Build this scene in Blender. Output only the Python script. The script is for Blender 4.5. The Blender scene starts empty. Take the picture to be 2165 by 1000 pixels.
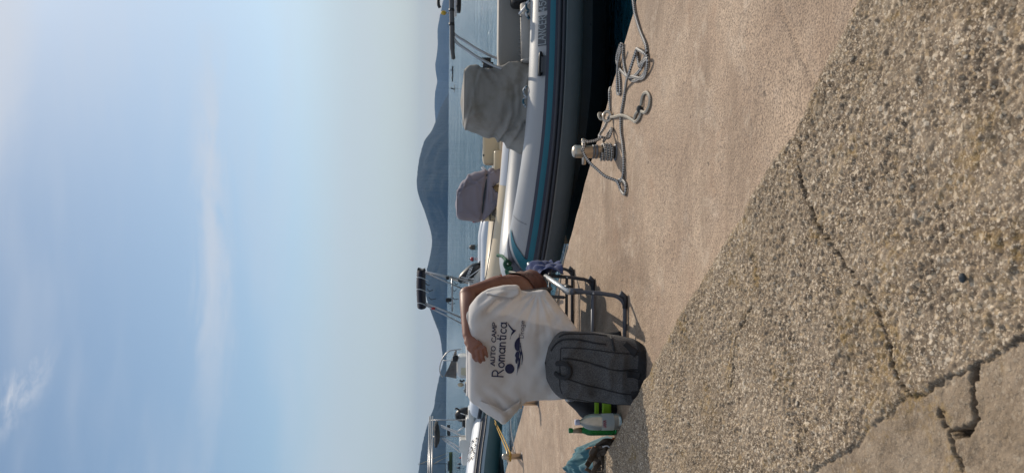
import bpy, bmesh, math, random
import numpy as np
from mathutils import Vector, Matrix, noise as mnoise

random.seed(7)
RNG = np.random.default_rng(11)
sc = bpy.context.scene
COL = sc.collection
R = math.radians

# ------------------------------------------------------------------ camera
FPX = 1600.0                      # focal length in pixels of the 2165 px photo
CAMZ = 1.0
th = math.atan(137.5 / FPX)       # pitched a little downwards
ro = math.atan(0.009)
FWD = Vector((0, math.cos(th), -math.sin(th)))
up0 = Vector((0, math.sin(th), math.cos(th)))
rt0 = Vector((1, 0, 0))
RIGHT = rt0 * math.cos(ro) + up0 * math.sin(ro)
UP = up0 * math.cos(ro) - rt0 * math.sin(ro)
CAM = Vector((0, 0, CAMZ))
cam_d = bpy.data.cameras.new("camera")
cam = bpy.data.objects.new("camera", cam_d)
COL.objects.link(cam)
m3 = Matrix((-UP, RIGHT, -FWD)).transposed()     # the phone was held upright: image right is down
cam.matrix_world = Matrix.Translation(CAM) @ m3.to_4x4()
cam_d.sensor_fit = 'HORIZONTAL'
cam_d.sensor_width = 36
cam_d.lens = 36 * FPX / 2165
cam_d.clip_start = 0.05
cam_d.clip_end = 40000
cam_d.dof.use_dof = True
cam_d.dof.focus_distance = 4.6
cam_d.dof.aperture_fstop = 9.0
sc.camera = cam

# ------------------------------------------------------------------ light
SUN_EL = 40.0
SUN_AZ = 32.0                     # to the right of straight ahead
sun_dir = Vector((math.sin(R(SUN_AZ)) * math.cos(R(SUN_EL)), math.cos(R(SUN_AZ)) * math.cos(R(SUN_EL)), math.sin(R(SUN_EL))))
sd = bpy.data.lights.new("sun", 'SUN')
sun = bpy.data.objects.new("sun", sd)
COL.objects.link(sun)
sd.energy = 3.6
sd.angle = R(0.6)
sd.color = (1.0, 0.89, 0.74)
sun.rotation_euler = sun_dir.to_track_quat('Z', 'Y').to_euler()

sc.view_settings.view_transform = 'Standard'
sc.view_settings.look = 'None'
sc.view_settings.gamma = 1
sc.view_settings.use_curve_mapping = False
sc.view_settings.exposure = 0.08

# ---- small node helpers
class NT:
    def __init__(s, tree): s.t = tree
    def n(s, typ, **kw):
        nd = s.t.nodes.new(typ)
        for k, v in kw.items(): setattr(nd, k, v)
        return nd
    def link(s, a, b): s.t.links.new(a, b)
    def put(s, sock, v):
        if hasattr(v, 'is_linked') or hasattr(v, 'links'): s.link(v, sock)
        else: sock.default_value = v
    def m(s, op, a, b=None, c=None, clamp=False):
        nd = s.n('ShaderNodeMath', operation=op); nd.use_clamp = clamp
        s.put(nd.inputs[0], a)
        if b is not None: s.put(nd.inputs[1], b)
        if c is not None: s.put(nd.inputs[2], c)
        return nd.outputs[0]
    def mix(s, f, a, b, mode='MIX'):
        nd = s.n('ShaderNodeMix', data_type='RGBA', blend_type=mode)
        s.put(nd.inputs[0], f)
        s.put(nd.inputs[6], a if not isinstance(a, tuple) else (a + (1,))[:4])
        s.put(nd.inputs[7], b if not isinstance(b, tuple) else (b + (1,))[:4])
        return nd.outputs[2]
    def ss(s, v, a, b):           # smooth step from a to b
        nd = s.n('ShaderNodeMapRange', interpolation_type='SMOOTHSTEP')
        s.put(nd.inputs[0], v); nd.inputs[1].default_value = a; nd.inputs[2].default_value = b
        return nd.outputs[0]
    def noise(s, vec, scale, detail=4, rough=.55, dist=0.0):
        nd = s.n('ShaderNodeTexNoise')
        if vec is not None: s.link(vec, nd.inputs['Vector'])
        nd.inputs['Scale'].default_value = scale; nd.inputs['Detail'].default_value = detail
        nd.inputs['Roughness'].default_value = rough; nd.inputs['Distortion'].default_value = dist
        return nd.outputs['Fac']
    def mapping(s, vec, scale=(1, 1, 1), rot=(0, 0, 0), loc=(0, 0, 0)):
        nd = s.n('ShaderNodeMapping'); s.link(vec, nd.inputs[0])
        nd.inputs['Scale'].default_value = scale; nd.inputs['Rotation'].default_value = rot; nd.inputs['Location'].default_value = loc
        return nd.outputs[0]

def S(r, g, b):
    f = lambda c: (c / 255 / 12.92) if c / 255 <= .04045 else ((c / 255 + .055) / 1.055) ** 2.4
    return (f(r), f(g), f(b))

# ------------------------------------------------------------------ sky with thin clouds
w = bpy.data.worlds.new("World"); sc.world = w
w.use_nodes = True
wt = NT(w.node_tree)
for nd in list(w.node_tree.nodes): w.node_tree.nodes.remove(nd)
sky = wt.n('ShaderNodeTexSky'); sky.sky_type = 'NISHITA'
sky.sun_disc = False
sky.sun_elevation = R(SUN_EL); sky.sun_rotation = R(SUN_AZ)
sky.altitude = 0; sky.air_density = 1.0; sky.dust_density = .7; sky.ozone_density = .85
tc = wt.n('ShaderNodeTexCoord')
sx = wt.n('ShaderNodeSeparateXYZ'); wt.link(tc.outputs['Generated'], sx.inputs[0])
el = wt.m('MULTIPLY', wt.m('ARCSINE', sx.outputs[2]), 57.2958)
az = wt.m('MULTIPLY', wt.m('ARCTAN2', sx.outputs[0], sx.outputs[1]), 57.2958)
cv = wt.n('ShaderNodeCombineXYZ'); wt.link(az, cv.inputs[0]); wt.link(el, cv.inputs[1])
n1 = wt.noise(wt.mapping(cv.outputs[0], (.035, .16, 1), (0, 0, .12)), 1.0, 6, .6, .6)
n2 = wt.noise(wt.mapping(cv.outputs[0], (.12, .5, 1), (0, 0, .2), (7, 3, 0)), 1.0, 5, .62, 1.0)
n3 = wt.noise(wt.mapping(cv.outputs[0], (.05, .3, 1), (0, 0, -.1), (3, 9, 0)), 1.0, 3, .5)
# long streak a third of the way up
ctr = wt.m('ADD', 17.0, wt.m('ADD', wt.m('MULTIPLY', wt.m('ABSOLUTE', wt.m('SUBTRACT', az, 1.0)), -.055), wt.m('MULTIPLY', wt.m('SUBTRACT', n1, .5), 5.0)))
dd = wt.m('DIVIDE', wt.m('SUBTRACT', el, ctr), wt.m('ADD', .35, wt.m('MULTIPLY', n2, 1.2)))
streak = wt.m('EXPONENT', wt.m('MULTIPLY', wt.m('MULTIPLY', dd, dd), -1.0))
along = wt.m('MULTIPLY', wt.ss(az, -16, -1), wt.ss(az, 17, 5))
streak = wt.m('MULTIPLY', wt.m('MULTIPLY', streak, wt.m('ADD', .16, wt.m('MULTIPLY', along, .48))), wt.ss(n2, .26, .55))
# bank across the top, thicker to the right
bankedge = wt.m('SUBTRACT', wt.m('SUBTRACT', 29.6, wt.m('MULTIPLY', wt.ss(az, -2, 18), 3.0)), wt.m('MULTIPLY', wt.m('SUBTRACT', n1, .5), 6.0))
bank = wt.ss(wt.m('SUBTRACT', el, bankedge), -1.6, 2.2)
bank = wt.m('MULTIPLY', bank, wt.m('ADD', .35, wt.m('MULTIPLY', n2, .7)))
# wisps upper left
wx = wt.m('DIVIDE', wt.m('ADD', az, 11.0), 3.2); wy = wt.m('DIVIDE', wt.m('SUBTRACT', el, wt.m('ADD', 27.4, wt.m('MULTIPLY', wt.m('ADD', az, 11.0), -.42))), 1.1)
wisp = wt.m('EXPONENT', wt.m('MULTIPLY', wt.m('ADD', wt.m('MULTIPLY', wx, wx), wt.m('MULTIPLY', wy, wy)), -1.0))
wisp = wt.m('MULTIPLY', wisp, wt.ss(n2, .36, .7))
veil = wt.m('MULTIPLY', wt.ss(n3, .42, .75), .22)
cl = wt.m('MAXIMUM', wt.m('MAXIMUM', streak, bank), wt.m('MAXIMUM', wisp, veil), clamp=True)
low = wt.m('MULTIPLY', wt.ss(el, 12.6, 6.6), .62)          # pale layer of vapour above the hills
gain = wt.m('ADD', .72, wt.m('MULTIPLY', wt.ss(az, -30, 40), .5))
skyc = wt.mix(1.0, sky.outputs[0], (.95, 1.0, .965), 'MULTIPLY')
vap = wt.mix(low, skyc, (5.15, 5.6, 6.1))
fin = wt.mix(cl, vap, (6.2, 6.55, 7.2))
bg = wt.n('ShaderNodeBackground'); wt.link(fin, bg.inputs[0]); bg.inputs[1].default_value = 0.10
wo = wt.n('ShaderNodeOutputWorld'); wt.link(bg.outputs[0], wo.inputs[0])

sc.render.engine = 'CYCLES'
sc.cycles.use_denoising = True
sc.cycles.max_bounces = 6
sc.cycles.diffuse_bounces = 3
sc.cycles.glossy_bounces = 3
sc.cycles.transmission_bounces = 6
sc.cycles.transparent_max_bounces = 8
sc.cycles.volume_bounces = 0
sc.cycles.sample_clamp_indirect = 4
sc.cycles.caustics_reflective = False
sc.cycles.caustics_refractive = False

# ------------------------------------------------------------------ helpers
def P(x, y, Y):
    """point of the place seen at photo pixel (x, y), Y metres in front of the camera"""
    x, y, Y = float(x), float(y), float(Y)
    d = FWD + (x - 1082.5) / FPX * (-UP) + (500 - y) / FPX * RIGHT
    return CAM + d * (Y / d.y)
def PZ(x, y, z=0.0):
    x, y, z = float(x), float(y), float(z)
    d = FWD + (x - 1082.5) / FPX * (-UP) + (500 - y) / FPX * RIGHT
    return CAM + d * ((z - CAMZ) / d.z)

MATS = {}
def mat(name, col, rough=.55, metal=0.0, var=.12, vs=6.0, bump=0.0, bs=80.0, spec=.5, col2=None, c2s=3.0, c2lo=.5, c2hi=.7, bd=.004, coat=0.0, transl=0.0, trans=0.0, sheen=0.0, ior=1.5):
    if name in MATS: return MATS[name]
    m = bpy.data.materials.new(name); m.use_nodes = True
    t = NT(m.node_tree); bs_ = m.node_tree.nodes['Principled BSDF']; out = m.node_tree.nodes['Material Output']
    tc = t.n('ShaderNodeTexCoord'); v = tc.outputs['Object']
    n = t.noise(v, vs, 5, .6)
    k = t.m('ADD', 1 - var, t.m('MULTIPLY', n, 2 * var))
    c = t.mix(1.0, tuple(col), k, 'MULTIPLY')
    if col2 is not None:
        c = t.mix(t.ss(t.noise(v, c2s, 5, .6), c2lo, c2hi), c, tuple(col2))
    t.link(c, bs_.inputs['Base Color'])
    rr = t.m('ADD', rough - .06, t.m('MULTIPLY', t.noise(v, vs * 2.3, 3), .12), clamp=True)
    t.link(rr, bs_.inputs['Roughness'])
    bs_.inputs['Metallic'].default_value = metal
    bs_.inputs['Specular IOR Level'].default_value = spec
    bs_.inputs['Coat Weight'].default_value = coat
    bs_.inputs['Sheen Weight'].default_value = sheen
    bs_.inputs['Transmission Weight'].default_value = trans
    bs_.inputs['IOR'].default_value = ior
    if bump:
        b = t.n('ShaderNodeBump'); b.inputs['Strength'].default_value = bump; b.inputs['Distance'].default_value = bd
        t.link(t.noise(v, bs, 3, .6), b.inputs['Height']); t.link(b.outputs[0], bs_.inputs['Normal'])
    if transl:
        tr = t.n('ShaderNodeBsdfTranslucent'); t.link(c, tr.inputs[0])
        mx = t.n('ShaderNodeMixShader'); mx.inputs[0].default_value = transl
        t.link(bs_.outputs[0], mx.inputs[1]); t.link(tr.outputs[0], mx.inputs[2]); t.link(mx.outputs[0], out.inputs[0])
    MATS[name] = m
    return m

def spl(pts, n=8, closed=False):
    """Catmull-Rom through points (each a tuple of any length)"""
    p = [np.array(tuple(q), float) for q in pts]
    N = len(p); out = []
    rng = range(N) if closed else range(N - 1)
    for i in rng:
        if closed: a, b, c, d = p[i - 1], p[i], p[(i + 1) % N], p[(i + 2) % N]
        else:
            b, c = p[i], p[i + 1]
            a = p[i - 1] if i > 0 else 2 * b - c
            d = p[i + 2] if i + 2 < N else 2 * c - b
        for k in range(n):
            t = k / n
            out.append(.5 * ((2 * b) + (c - a) * t + (2 * a - 5 * b + 4 * c - d) * t * t + (3 * b - a - 3 * c + d) * t ** 3))
    if not closed: out.append(p[-1])
    return [Vector(q) if len(q) == 3 else tuple(float(a) for a in q) for q in out]

ORIG = {}
def tag(o, label=None, cat=None, group=None, kind=None):
    if label: o['label'] = label
    if cat: o['category'] = cat
    if group: o['group'] = group
    if kind: o['kind'] = kind
    return o
def empty(name, loc, label, cat, group=None):
    o = bpy.data.objects.new(name, None); COL.objects.link(o)
    o.location = loc; o.empty_display_size = .1
    ORIG[o.name] = Vector(loc)
    return tag(o, label, cat, group)
def link_mesh(name, me, parent=None, origin=None):
    """me is in world coordinates; the object's origin goes to the thing's base"""
    o = bpy.data.objects.new(name, me); COL.objects.link(o)
    if parent is not None:
        org = ORIG[parent.name]; o.parent = parent
        me.transform(Matrix.Translation(-org))
    else:
        if origin is None:
            n = len(me.vertices); a = np.empty(n * 3); me.vertices.foreach_get('co', a); a = a.reshape(-1, 3)
            origin = Vector(((a[:, 0].min() + a[:, 0].max()) / 2, (a[:, 1].min() + a[:, 1].max()) / 2, a[:, 2].min()))
        org = Vector(origin); o.location = org
        me.transform(Matrix.Translation(-org))
    ORIG[o.name] = org
    me.update()
    return o

class MB:
    def __init__(s): s.v = []; s.f = []; s.mi = []; s.uv = []; s.cur = 0
    def add(s, vs, fs, uv=None):
        o = len(s.v); s.v += [tuple(q) for q in vs]
        s.uv += list(uv) if uv is not None else [(0, 0)] * len(vs)
        s.f += [tuple(i + o for i in f) for f in fs]; s.mi += [s.cur] * len(fs)
    def box(s, c, size, rot=None, taper=1.0):
        hx, hy, hz = size[0] / 2, size[1] / 2, size[2] / 2
        M = rot if rot is not None else Matrix.Identity(3)
        vs = []
        for z, k in ((-hz, 1), (hz, taper)):
            for x, y in ((-hx, -hy), (hx, -hy), (hx, hy), (-hx, hy)): vs.append(Vector(c) + M @ Vector((x * k, y * k, z)))
        s.add(vs, [(3, 2, 1, 0), (4, 5, 6, 7), (0, 1, 5, 4), (1, 2, 6, 5), (2, 3, 7, 6), (3, 0, 4, 7)])
    def rbox(s, c, size, r=.02, rot=None, e=.35, nu=20, nv=12, wob=0.0, seed=0.0):
        """rounded (superellipsoid) box"""
        M = rot if rot is not None else Matrix.Identity(3)
        sg = lambda a, p: math.copysign(abs(a) ** p, a)
        def fn(u, v):
            a = u * 2 * math.pi; b = (v - .5) * math.pi
            q = Vector((sg(math.cos(b), e) * sg(math.cos(a), e) * size[0] / 2, sg(math.cos(b), e) * sg(math.sin(a), e) * size[1] / 2, sg(math.sin(b), e) * size[2] / 2))
            if wob: q += wob * mnoise.noise_vector(q * 6 + Vector((seed, 0, 0)))
            return Vector(c) + M @ q
        s.grid(fn, nu, nv, wrapu=True)
    def grid(s, fn, nu, nv, wrapu=False, flip=False):
        cu = nu if wrapu else nu + 1
        vs = []; uv = []
        for j in range(nv + 1):
            for i in range(cu): vs.append(fn(i / nu, j / nv)); uv.append((i / nu, j / nv))
        fs = []
        for j in range(nv):
            for i in range(nu):
                a = j * cu + i; b = j * cu + (i + 1) % cu if wrapu else a + 1
                q = (a, b, b + cu, a + cu)
                fs.append(q[::-1] if flip else q)
        s.add(vs, fs, uv)
    def tube(s, pts, r, n=10, closed=False, cap=True, ref=None, flat=1.0, rope=False):
        """sweep; r a number, a list, or a list of (a, b) half-axes, a along ref"""
        p = [Vector(tuple(q)[:3]) for q in pts]; N = len(p)
        rs = r if isinstance(r, (list, tuple)) else [r] * N
        T = []
        for i in range(N):
            a = p[i - 1] if (i > 0 or closed) else p[i]; b = p[(i + 1) % N] if (i < N - 1 or closed) else p[i]
            d = b - a
            T.append(d.normalized() if d.length > 1e-9 else (T[-1] if T else Vector((0, 0, 1))))
        nrm = Vector(ref) if ref is not None else (Vector((0, 0, 1)) if abs(T[0].z) < .9 else Vector((1, 0, 0)))
        nn = n + 1 if rope else n
        vs = []; uv = []; L = 0
        for i in range(N):
            if i: L += (p[i] - p[i - 1]).length
            if ref is not None: nrm = Vector(ref)
            a = nrm - T[i] * nrm.dot(T[i])
            if a.length < 1e-6: a = T[i].orthogonal()
            a.normalize(); nrm = a; b = T[i].cross(a)
            ra, rb = rs[i] if isinstance(rs[i], (tuple, list)) else (rs[i], rs[i] * flat)
            for k in range(nn):
                q = 2 * math.pi * k / n
                vs.append(p[i] + a * (math.cos(q) * ra) + b * (math.sin(q) * rb)); uv.append((L, k / n))
        fs = []
        M_ = N if closed else N - 1
        for i in range(M_):
            j = (i + 1) % N
            for k in range(n):
                k2 = k + 1 if rope else (k + 1) % n
                fs.append((i * nn + k, i * nn + k2, j * nn + k2, j * nn + k))
        if cap and not closed:
            fs.append(tuple(range(n))[::-1]); fs.append(tuple((N - 1) * nn + k for k in range(n)))
        s.add(vs, fs, uv)
    def lathe(s, prof, c, n=24, axis=None):
        """prof: list of (radius, height)"""
        M = Vector((0, 0, 1)).rotation_difference(Vector(axis)).to_matrix() if axis is not None else Matrix.Identity(3)
        vs = []
        for (r, h) in prof:
            for k in range(n):
                a = 2 * math.pi * k / n; vs.append(Vector(c) + M @ Vector((r * math.cos(a), r * math.sin(a), h)))
        fs = []
        for i in range(len(prof) - 1):
            for k in range(n): fs.append((i * n + k, i * n + (k + 1) % n, (i + 1) * n + (k + 1) % n, (i + 1) * n + k))
        fs.append(tuple(range(n))[::-1]); fs.append(tuple((len(prof) - 1) * n + k for k in range(n)))
        s.add(vs, fs)
    def ball(s, c, r, n=14):
        rr = r if isinstance(r, (tuple, list)) else (r, r, r)
        s.grid(lambda u, v: Vector(c) + Vector((math.cos(2 * math.pi * u) * math.sin(math.pi * v) * rr[0], math.sin(2 * math.pi * u) * math.sin(math.pi * v) * rr[1], -math.cos(math.pi * v) * rr[2])), n, n // 2 + 2, wrapu=True)
    def poly(s, pts): s.add(pts, [tuple(range(len(pts)))])
    def build(s, name, mats, parent=None, smooth=True, solid=0.0, sub=0, bevel=0.0, origin=None, offset=-1.0):
        me = bpy.data.meshes.new(name)
        me.from_pydata(s.v, [], s.f)
        if any(u != (0, 0) for u in s.uv):
            at = me.attributes.new('ruv', 'FLOAT_VECTOR', 'POINT')
            a = np.zeros((len(s.v), 3), 'f'); a[:, :2] = np.array(s.uv); at.data.foreach_set('vector', a.ravel())
        ml = mats if isinstance(mats, (list, tuple)) else [mats]
        for m in ml: me.materials.append(m)
        me.polygons.foreach_set('material_index', s.mi)
        me.polygons.foreach_set('use_smooth', [smooth] * len(s.f))
        me.update(); me.validate()
        o = link_mesh(name, me, parent, origin)
        if solid:
            q = o.modifiers.new('solid', 'SOLIDIFY'); q.thickness = solid; q.offset = offset
        if bevel:
            q = o.modifiers.new('bevel', 'BEVEL'); q.width = bevel; q.segments = 2; q.limit_method = 'ANGLE'; q.angle_limit = R(40)
        if sub:
            q = o.modifiers.new('sub', 'SUBSURF'); q.levels = sub; q.render_levels = sub
        return o

def copy_thing(o, loc=None, label=None):
    c = o.copy(); COL.objects.link(c)
    for ch in list(o.children):
        d = ch.copy(); COL.objects.link(d); d.parent = c
        for g in list(ch.children):
            e = g.copy(); COL.objects.link(e); e.parent = d
    if loc is not None: c.location = loc
    if label: c['label'] = label
    return c

# ---- numpy noise for the stone surfaces
def _h(ix, iy, k=0):
    h = (ix.astype(np.int64) * 374761393 + iy.astype(np.int64) * 668265263 + k * 974634777) & 0x7fffffff
    h = ((h ^ (h >> 13)) * 1274126177) & 0x7fffffff
    h = ((h ^ (h >> 16)) * 1911520717) & 0x7fffffff
    return ((h ^ (h >> 11)) & 0xffffff) / float(0xffffff)
def vnoise(x, y, k=0):
    ix = np.floor(x); iy = np.floor(y); fx = x - ix; fy = y - iy
    fx = fx * fx * (3 - 2 * fx); fy = fy * fy * (3 - 2 * fy)
    a = _h(ix, iy, k); b = _h(ix + 1, iy, k); c = _h(ix, iy + 1, k); d = _h(ix + 1, iy + 1, k)
    return (a * (1 - fx) + b * fx) * (1 - fy) + (c * (1 - fx) + d * fx) * fy
def fbm(x, y, o=4, k=0):
    r = 0; a = .5; t = 0
    for i in range(o):
        r = r + a * vnoise(x * 2 ** i, y * 2 ** i, k + i); t += a; a *= .5
    return r / t
def pebbles(x, y, cell, k=0, dens=.85):
    """height (0..~1) and id of half-buried stones, one per jittered cell"""
    gx = np.floor(x / cell); gy = np.floor(y / cell)
    H = np.zeros_like(x); I = np.zeros_like(x)
    for dx in (-1, 0, 1):
        for dy in (-1, 0, 1):
            cx = gx + dx; cy = gy + dy
            px = (cx + .1 + .8 * _h(cx, cy, k)) * cell - x; py = (cy + .1 + .8 * _h(cx, cy, k + 1)) * cell - y
            a = _h(cx, cy, k + 2) * 3.14; ca = np.cos(a); sa = np.sin(a)
            r = (.34 + .42 * _h(cx, cy, k + 3) ** 1.5) * cell; e = .6 + .4 * _h(cx, cy, k + 4)
            u = (px * ca + py * sa) / r; v = (-px * sa + py * ca) / (r * e)
            q = 1 - (u * u + v * v)
            h = np.sqrt(np.clip(q, 0, 1)) * (r / cell) * (.6 + .6 * _h(cx, cy, k + 5)) * (_h(cx, cy, k + 6) < dens)
            up = h > H
            H = np.where(up, h, H); I = np.where(up, .05 + .95 * _h(cx, cy, k + 7), I)
    return H, I
def polydist(x, y, pts):
    d = np.full(x.shape, 1e9)
    for (ax, ay), (bx, by) in zip(pts[:-1], pts[1:]):
        vx, vy = bx - ax, by - ay; L = vx * vx + vy * vy + 1e-12
        t = np.clip(((x - ax) * vx + (y - ay) * vy) / L, 0, 1)
        d = np.minimum(d, np.hypot(x - ax - t * vx, y - ay - t * vy))
    return d
def inpoly(x, y, pts):
    r = np.zeros(x.shape, bool); n = len(pts)
    for i in range(n):
        (ax, ay), (bx, by) = pts[i], pts[(i + 1) % n]
        c = ((ay > y) != (by > y)) & (x < (bx - ax) * (y - ay) / (by - ay + 1e-12) + ax)
        r ^= c
    return r
def sheet(name, X, Y, Z, m, attrs=None, flip=False, origin=(0, 0, 0)):
    nu, nv = X.shape
    co = np.stack([X, Y, Z], -1).reshape(-1, 3)
    me = bpy.data.meshes.new(name)
    i = np.arange(nu - 1)[:, None] * nv + np.arange(nv - 1)[None, :]
    q = np.stack([i, i + nv, i + nv + 1, i + 1], -1).reshape(-1, 4)
    if flip: q = q[:, ::-1]
    me.vertices.add(len(co)); me.vertices.foreach_set('co', co.astype('f').ravel())
    me.loops.add(q.size); me.loops.foreach_set('vertex_index', q.astype('i').ravel())
    me.polygons.add(len(q)); me.polygons.foreach_set('loop_start', np.arange(0, q.size, 4, dtype='i'))
    me.polygons.foreach_set('loop_total', np.full(len(q), 4, 'i'))
    me.polygons.foreach_set('use_smooth', np.ones(len(q), bool))
    for k, a in (attrs or {}).items():
        at = me.attributes.new(k, 'FLOAT', 'POINT'); at.data.foreach_set('value', a.astype('f').ravel())
    me.materials.append(m); me.update(calc_edges=True); me.validate()
    return link_mesh(name, me, None, origin)

# ================================================================== the setting
D2 = Vector((-.52, .855, 0)).normalized()      # along the pier, away to the left
N2 = Vector((D2.y, -D2.x, 0))                  # across it, towards the water
def SN(p): return (p.x * D2.x + p.y * D2.y, p.x * N2.x + p.y * N2.y)
PIER_N = SN(PZ(1240, 370))[1] * .4 + SN(PZ(1200, 520))[1] * .3 + SN(PZ(1290, 190))[1] * .3
BZ = .12                                       # the raised rough slab in front
BLK_N = (SN(PZ(1520, 490, BZ))[1] + SN(PZ(1680, 235, BZ))[1] + SN(PZ(1400, 715, BZ))[1]) / 3
PIER_END = 15.4
WATER_Z = -.62

# ---- smooth concrete walk along the water
def concrete():
    m = bpy.data.materials.new("pier_concrete"); m.use_nodes = True
    t = NT(m.node_tree); b = m.node_tree.nodes['Principled BSDF']
    v = t.n('ShaderNodeTexCoord').outputs['Object']
    n1 = t.noise(v, 1.3, 6, .62, .4); n2 = t.noise(v, 5, 5, .6); n3 = t.noise(v, 150, 3, .7); n4 = t.noise(v, 45, 4, .65)
    c = t.mix(t.ss(n1, .32, .68), (.385, .275, .195), (.52, .392, .285))
    c = t.mix(t.m('MULTIPLY', t.ss(n2, .5, .78), .55), c, (.50, .41, .33))
    c = t.mix(t.m('MULTIPLY', t.ss(t.noise(t.mapping(v, (1, 1, 1), (0, 0, 0), (4, 2, 1)), 2.6, 5, .65, .8), .54, .74), .5), c, (.36, .22, .14))
    c = t.mix(t.m('MULTIPLY', t.ss(n3, .44, .62), .80), c, (.13, .10, .078))
    c = t.mix(t.m('MULTIPLY', t.ss(n4, .56, .74), .30), c, (.20, .155, .12))
    c = t.mix(t.m('MULTIPLY', t.ss(t.noise(v, .9, 6, .7, 1.2), .48, .64), .6), c, (.24, .175, .125))
    c = t.mix(t.m('MULTIPLY', t.ss(t.noise(t.mapping(v, (1, 1, 1), (0, 0, 0), (9, 4, 2)), 3.2, 6, .7, .6), .55, .7), .5), c, (.56, .46, .36))
    c = t.mix(1.0, c, t.m('ADD', .74, t.m('MULTIPLY', t.noise(v, 13, 5, .7, .5), .52)), 'MULTIPLY')
    c = t.mix(1.0, c, t.m('ADD', .76, t.m('MULTIPLY', t.noise(t.mapping(v, (1, 1, 1), (0, 0, 0), (5, 8, 3)), 1.7, 5, .65, .5), .48)), 'MULTIPLY')
    pit = t.ss(t.noise(v, 23, 2, .5), .70, .76)
    c = t.mix(t.m('MULTIPLY', pit, .6), c, (.09, .07, .055))
    t.link(c, b.inputs['Base Color']); b.inputs['Roughness'].default_value = .85
    b.inputs['Specular IOR Level'].default_value = .25
    bp = t.n('ShaderNodeBump'); bp.inputs['Strength'].default_value = .8; bp.inputs['Distance'].default_value = .008
    h = t.m('ADD', t.m('ADD', t.m('MULTIPLY', n3, .7), t.m('MULTIPLY', t.noise(v, 18, 4, .6), 1.6)), t.m('SUBTRACT', n4, t.m('MULTIPLY', pit, .6)))
    t.link(h, bp.inputs['Height']); t.link(bp.outputs[0], b.inputs['Normal'])
    return m
def ext(dense, far, k=14):
    """dense 1-D grid extended to far on both sides with growing steps"""
    a = dense[0] - np.geomspace(.05, max(.06, dense[0] - far[0]), k)[::-1] if far[0] < dense[0] else np.array([])
    b = dense[-1] + np.geomspace(.05, max(.06, far[1] - dense[-1]), k) if far[1] > dense[-1] else np.array([])
    return np.concatenate([a, dense, b])
def line_sn(px, z=0.0): return [SN(PZ(x, y, z)) for x, y in px]

s1 = ext(np.concatenate([np.arange(.3, 6.5, .011), np.arange(6.5, PIER_END, .05), [PIER_END]]), (-9, PIER_END))
n1_ = np.concatenate([[BLK_N - .5, BLK_N - .3], np.arange(BLK_N - .12, PIER_N - .04, .011), PIER_N - .035 + .035 * np.sin(np.linspace(0, 1.57, 6)), [PIER_N + .002, PIER_N + .004, PIER_N + .006]])
Sg, Ng = np.meshgrid(s1, n1_, indexing='ij')
Zg = .012 * (fbm(Sg * 1.1, Ng * 1.1, 3, 5) - .5) + .006 * (fbm(Sg * 7, Ng * 7, 3, 9) - .5)
edge = Ng - (PIER_N - .035)
Zg -= np.where(edge > 0, .035 - np.sqrt(np.clip(.035 ** 2 - edge ** 2, 0, 1)), 0)
Zg[:, -2] = -.5; Zg[:, -1] = -1.6; Zg[:, -3] = -.1
joint = polydist(Sg, Ng, line_sn([(1625, -40), (1650, 20), (1682, 90), (1712, 162), (1730, 205)]))
Zg -= .010 * np.exp(-(joint / .009) ** 2)
# scattered chips out of the edge
Ng = Ng + np.where(Ng > PIER_N - .2, .022 * (fbm(Sg * 3.2, Sg * 0, 4, 21) - .5), 0)
Zg[-1, :] = -1.6
pav = sheet('pavement', Sg * D2.x + Ng * N2.x, Sg * D2.y + Ng * N2.y, Zg, concrete(), flip=True)
tag(pav, 'smooth pale concrete walk of the pier along the water', 'pavement', kind='structure')

# ---- rough slab with exposed stones in front
EDGEPX = [(1290, 930), (1330, 845), (1370, 768), (1395, 720), (1440, 640), (1520, 500), (1560, 430), (1605, 352), (1640, 300), (1652, 285), (1656, 255), (1682, 228), (1720, 150), (1760, 70), (1795, -5)]
edge_sn = sorted(line_sn(EDGEPX, BZ))
es = np.array([a for a, b in edge_sn]); en = np.array([b for a, b in edge_sn])
sb = ext(np.concatenate([np.arange(.55, 1.9, .0027), np.arange(1.9, 3.0, .0042), np.arange(3.0, 4.9, .0065)]), (-25, 60), 26)
mb = np.concatenate([[-.07, -.05, -.035, -.02, -.01], np.arange(0, 1.62, .0036), 1.62 + np.geomspace(.02, 50, 26)])
Sg, Mg = np.meshgrid(sb, mb, indexing='ij')
e0 = np.interp(Sg, es, en)
inside = np.clip(1 - np.clip(np.abs(Sg - 2.6) - 3.0, 0, 3) / 3, 0, 1)
Eg = e0 * inside + BLK_N * (1 - inside) + .02 * (fbm(Sg * 9, Sg * 0 + 3, 4, 31) - .5)
Ng = Eg - Mg
c1 = [(1690, 222), (1672, 258), (1668, 290), (1690, 305), (1692, 370), (1705, 430), (1720, 470), (1745, 492), (1765, 520), (1790, 560), (1830, 610), (1850, 640), (1862, 665), (1870, 700), (1890, 760), (1910, 820), (1930, 842)]
c2l = [(1930, 842), (1907, 847), (1890, 870), (1865, 887), (1840, 900), (1815, 928), (1790, 955), (1760, 975), (1725, 990), (1700, 1005)]
c2r = [(1930, 842), (1950, 838), (1970, 820), (2000, 800), (2040, 784), (2065, 770), (2100, 745), (2140, 715), (2180, 690)]
c3 = [(2050, 785), (2045, 820), (2052, 850), (2050, 878), (2040, 905), (2000, 915), (2008, 945), (2018, 965), (2035, 1003)]
c3b = [(1985, 865), (1992, 890), (2000, 915)]
c4 = [(1588, 640), (1560, 700), (1550, 725), (1548, 770), (1545, 820)]
Sr, Nr = Sg, Ng
Sg = Sr + .028 * (fbm(Sr * 30, Nr * 30, 4, 301) - .5) + .008 * (vnoise(Sr * 170, Nr * 170, 305) - .5); Ng = Nr + .028 * (fbm(Sr * 30, Nr * 30, 4, 307) - .5) + .008 * (vnoise(Sr * 170, Nr * 170, 309) - .5)
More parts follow.
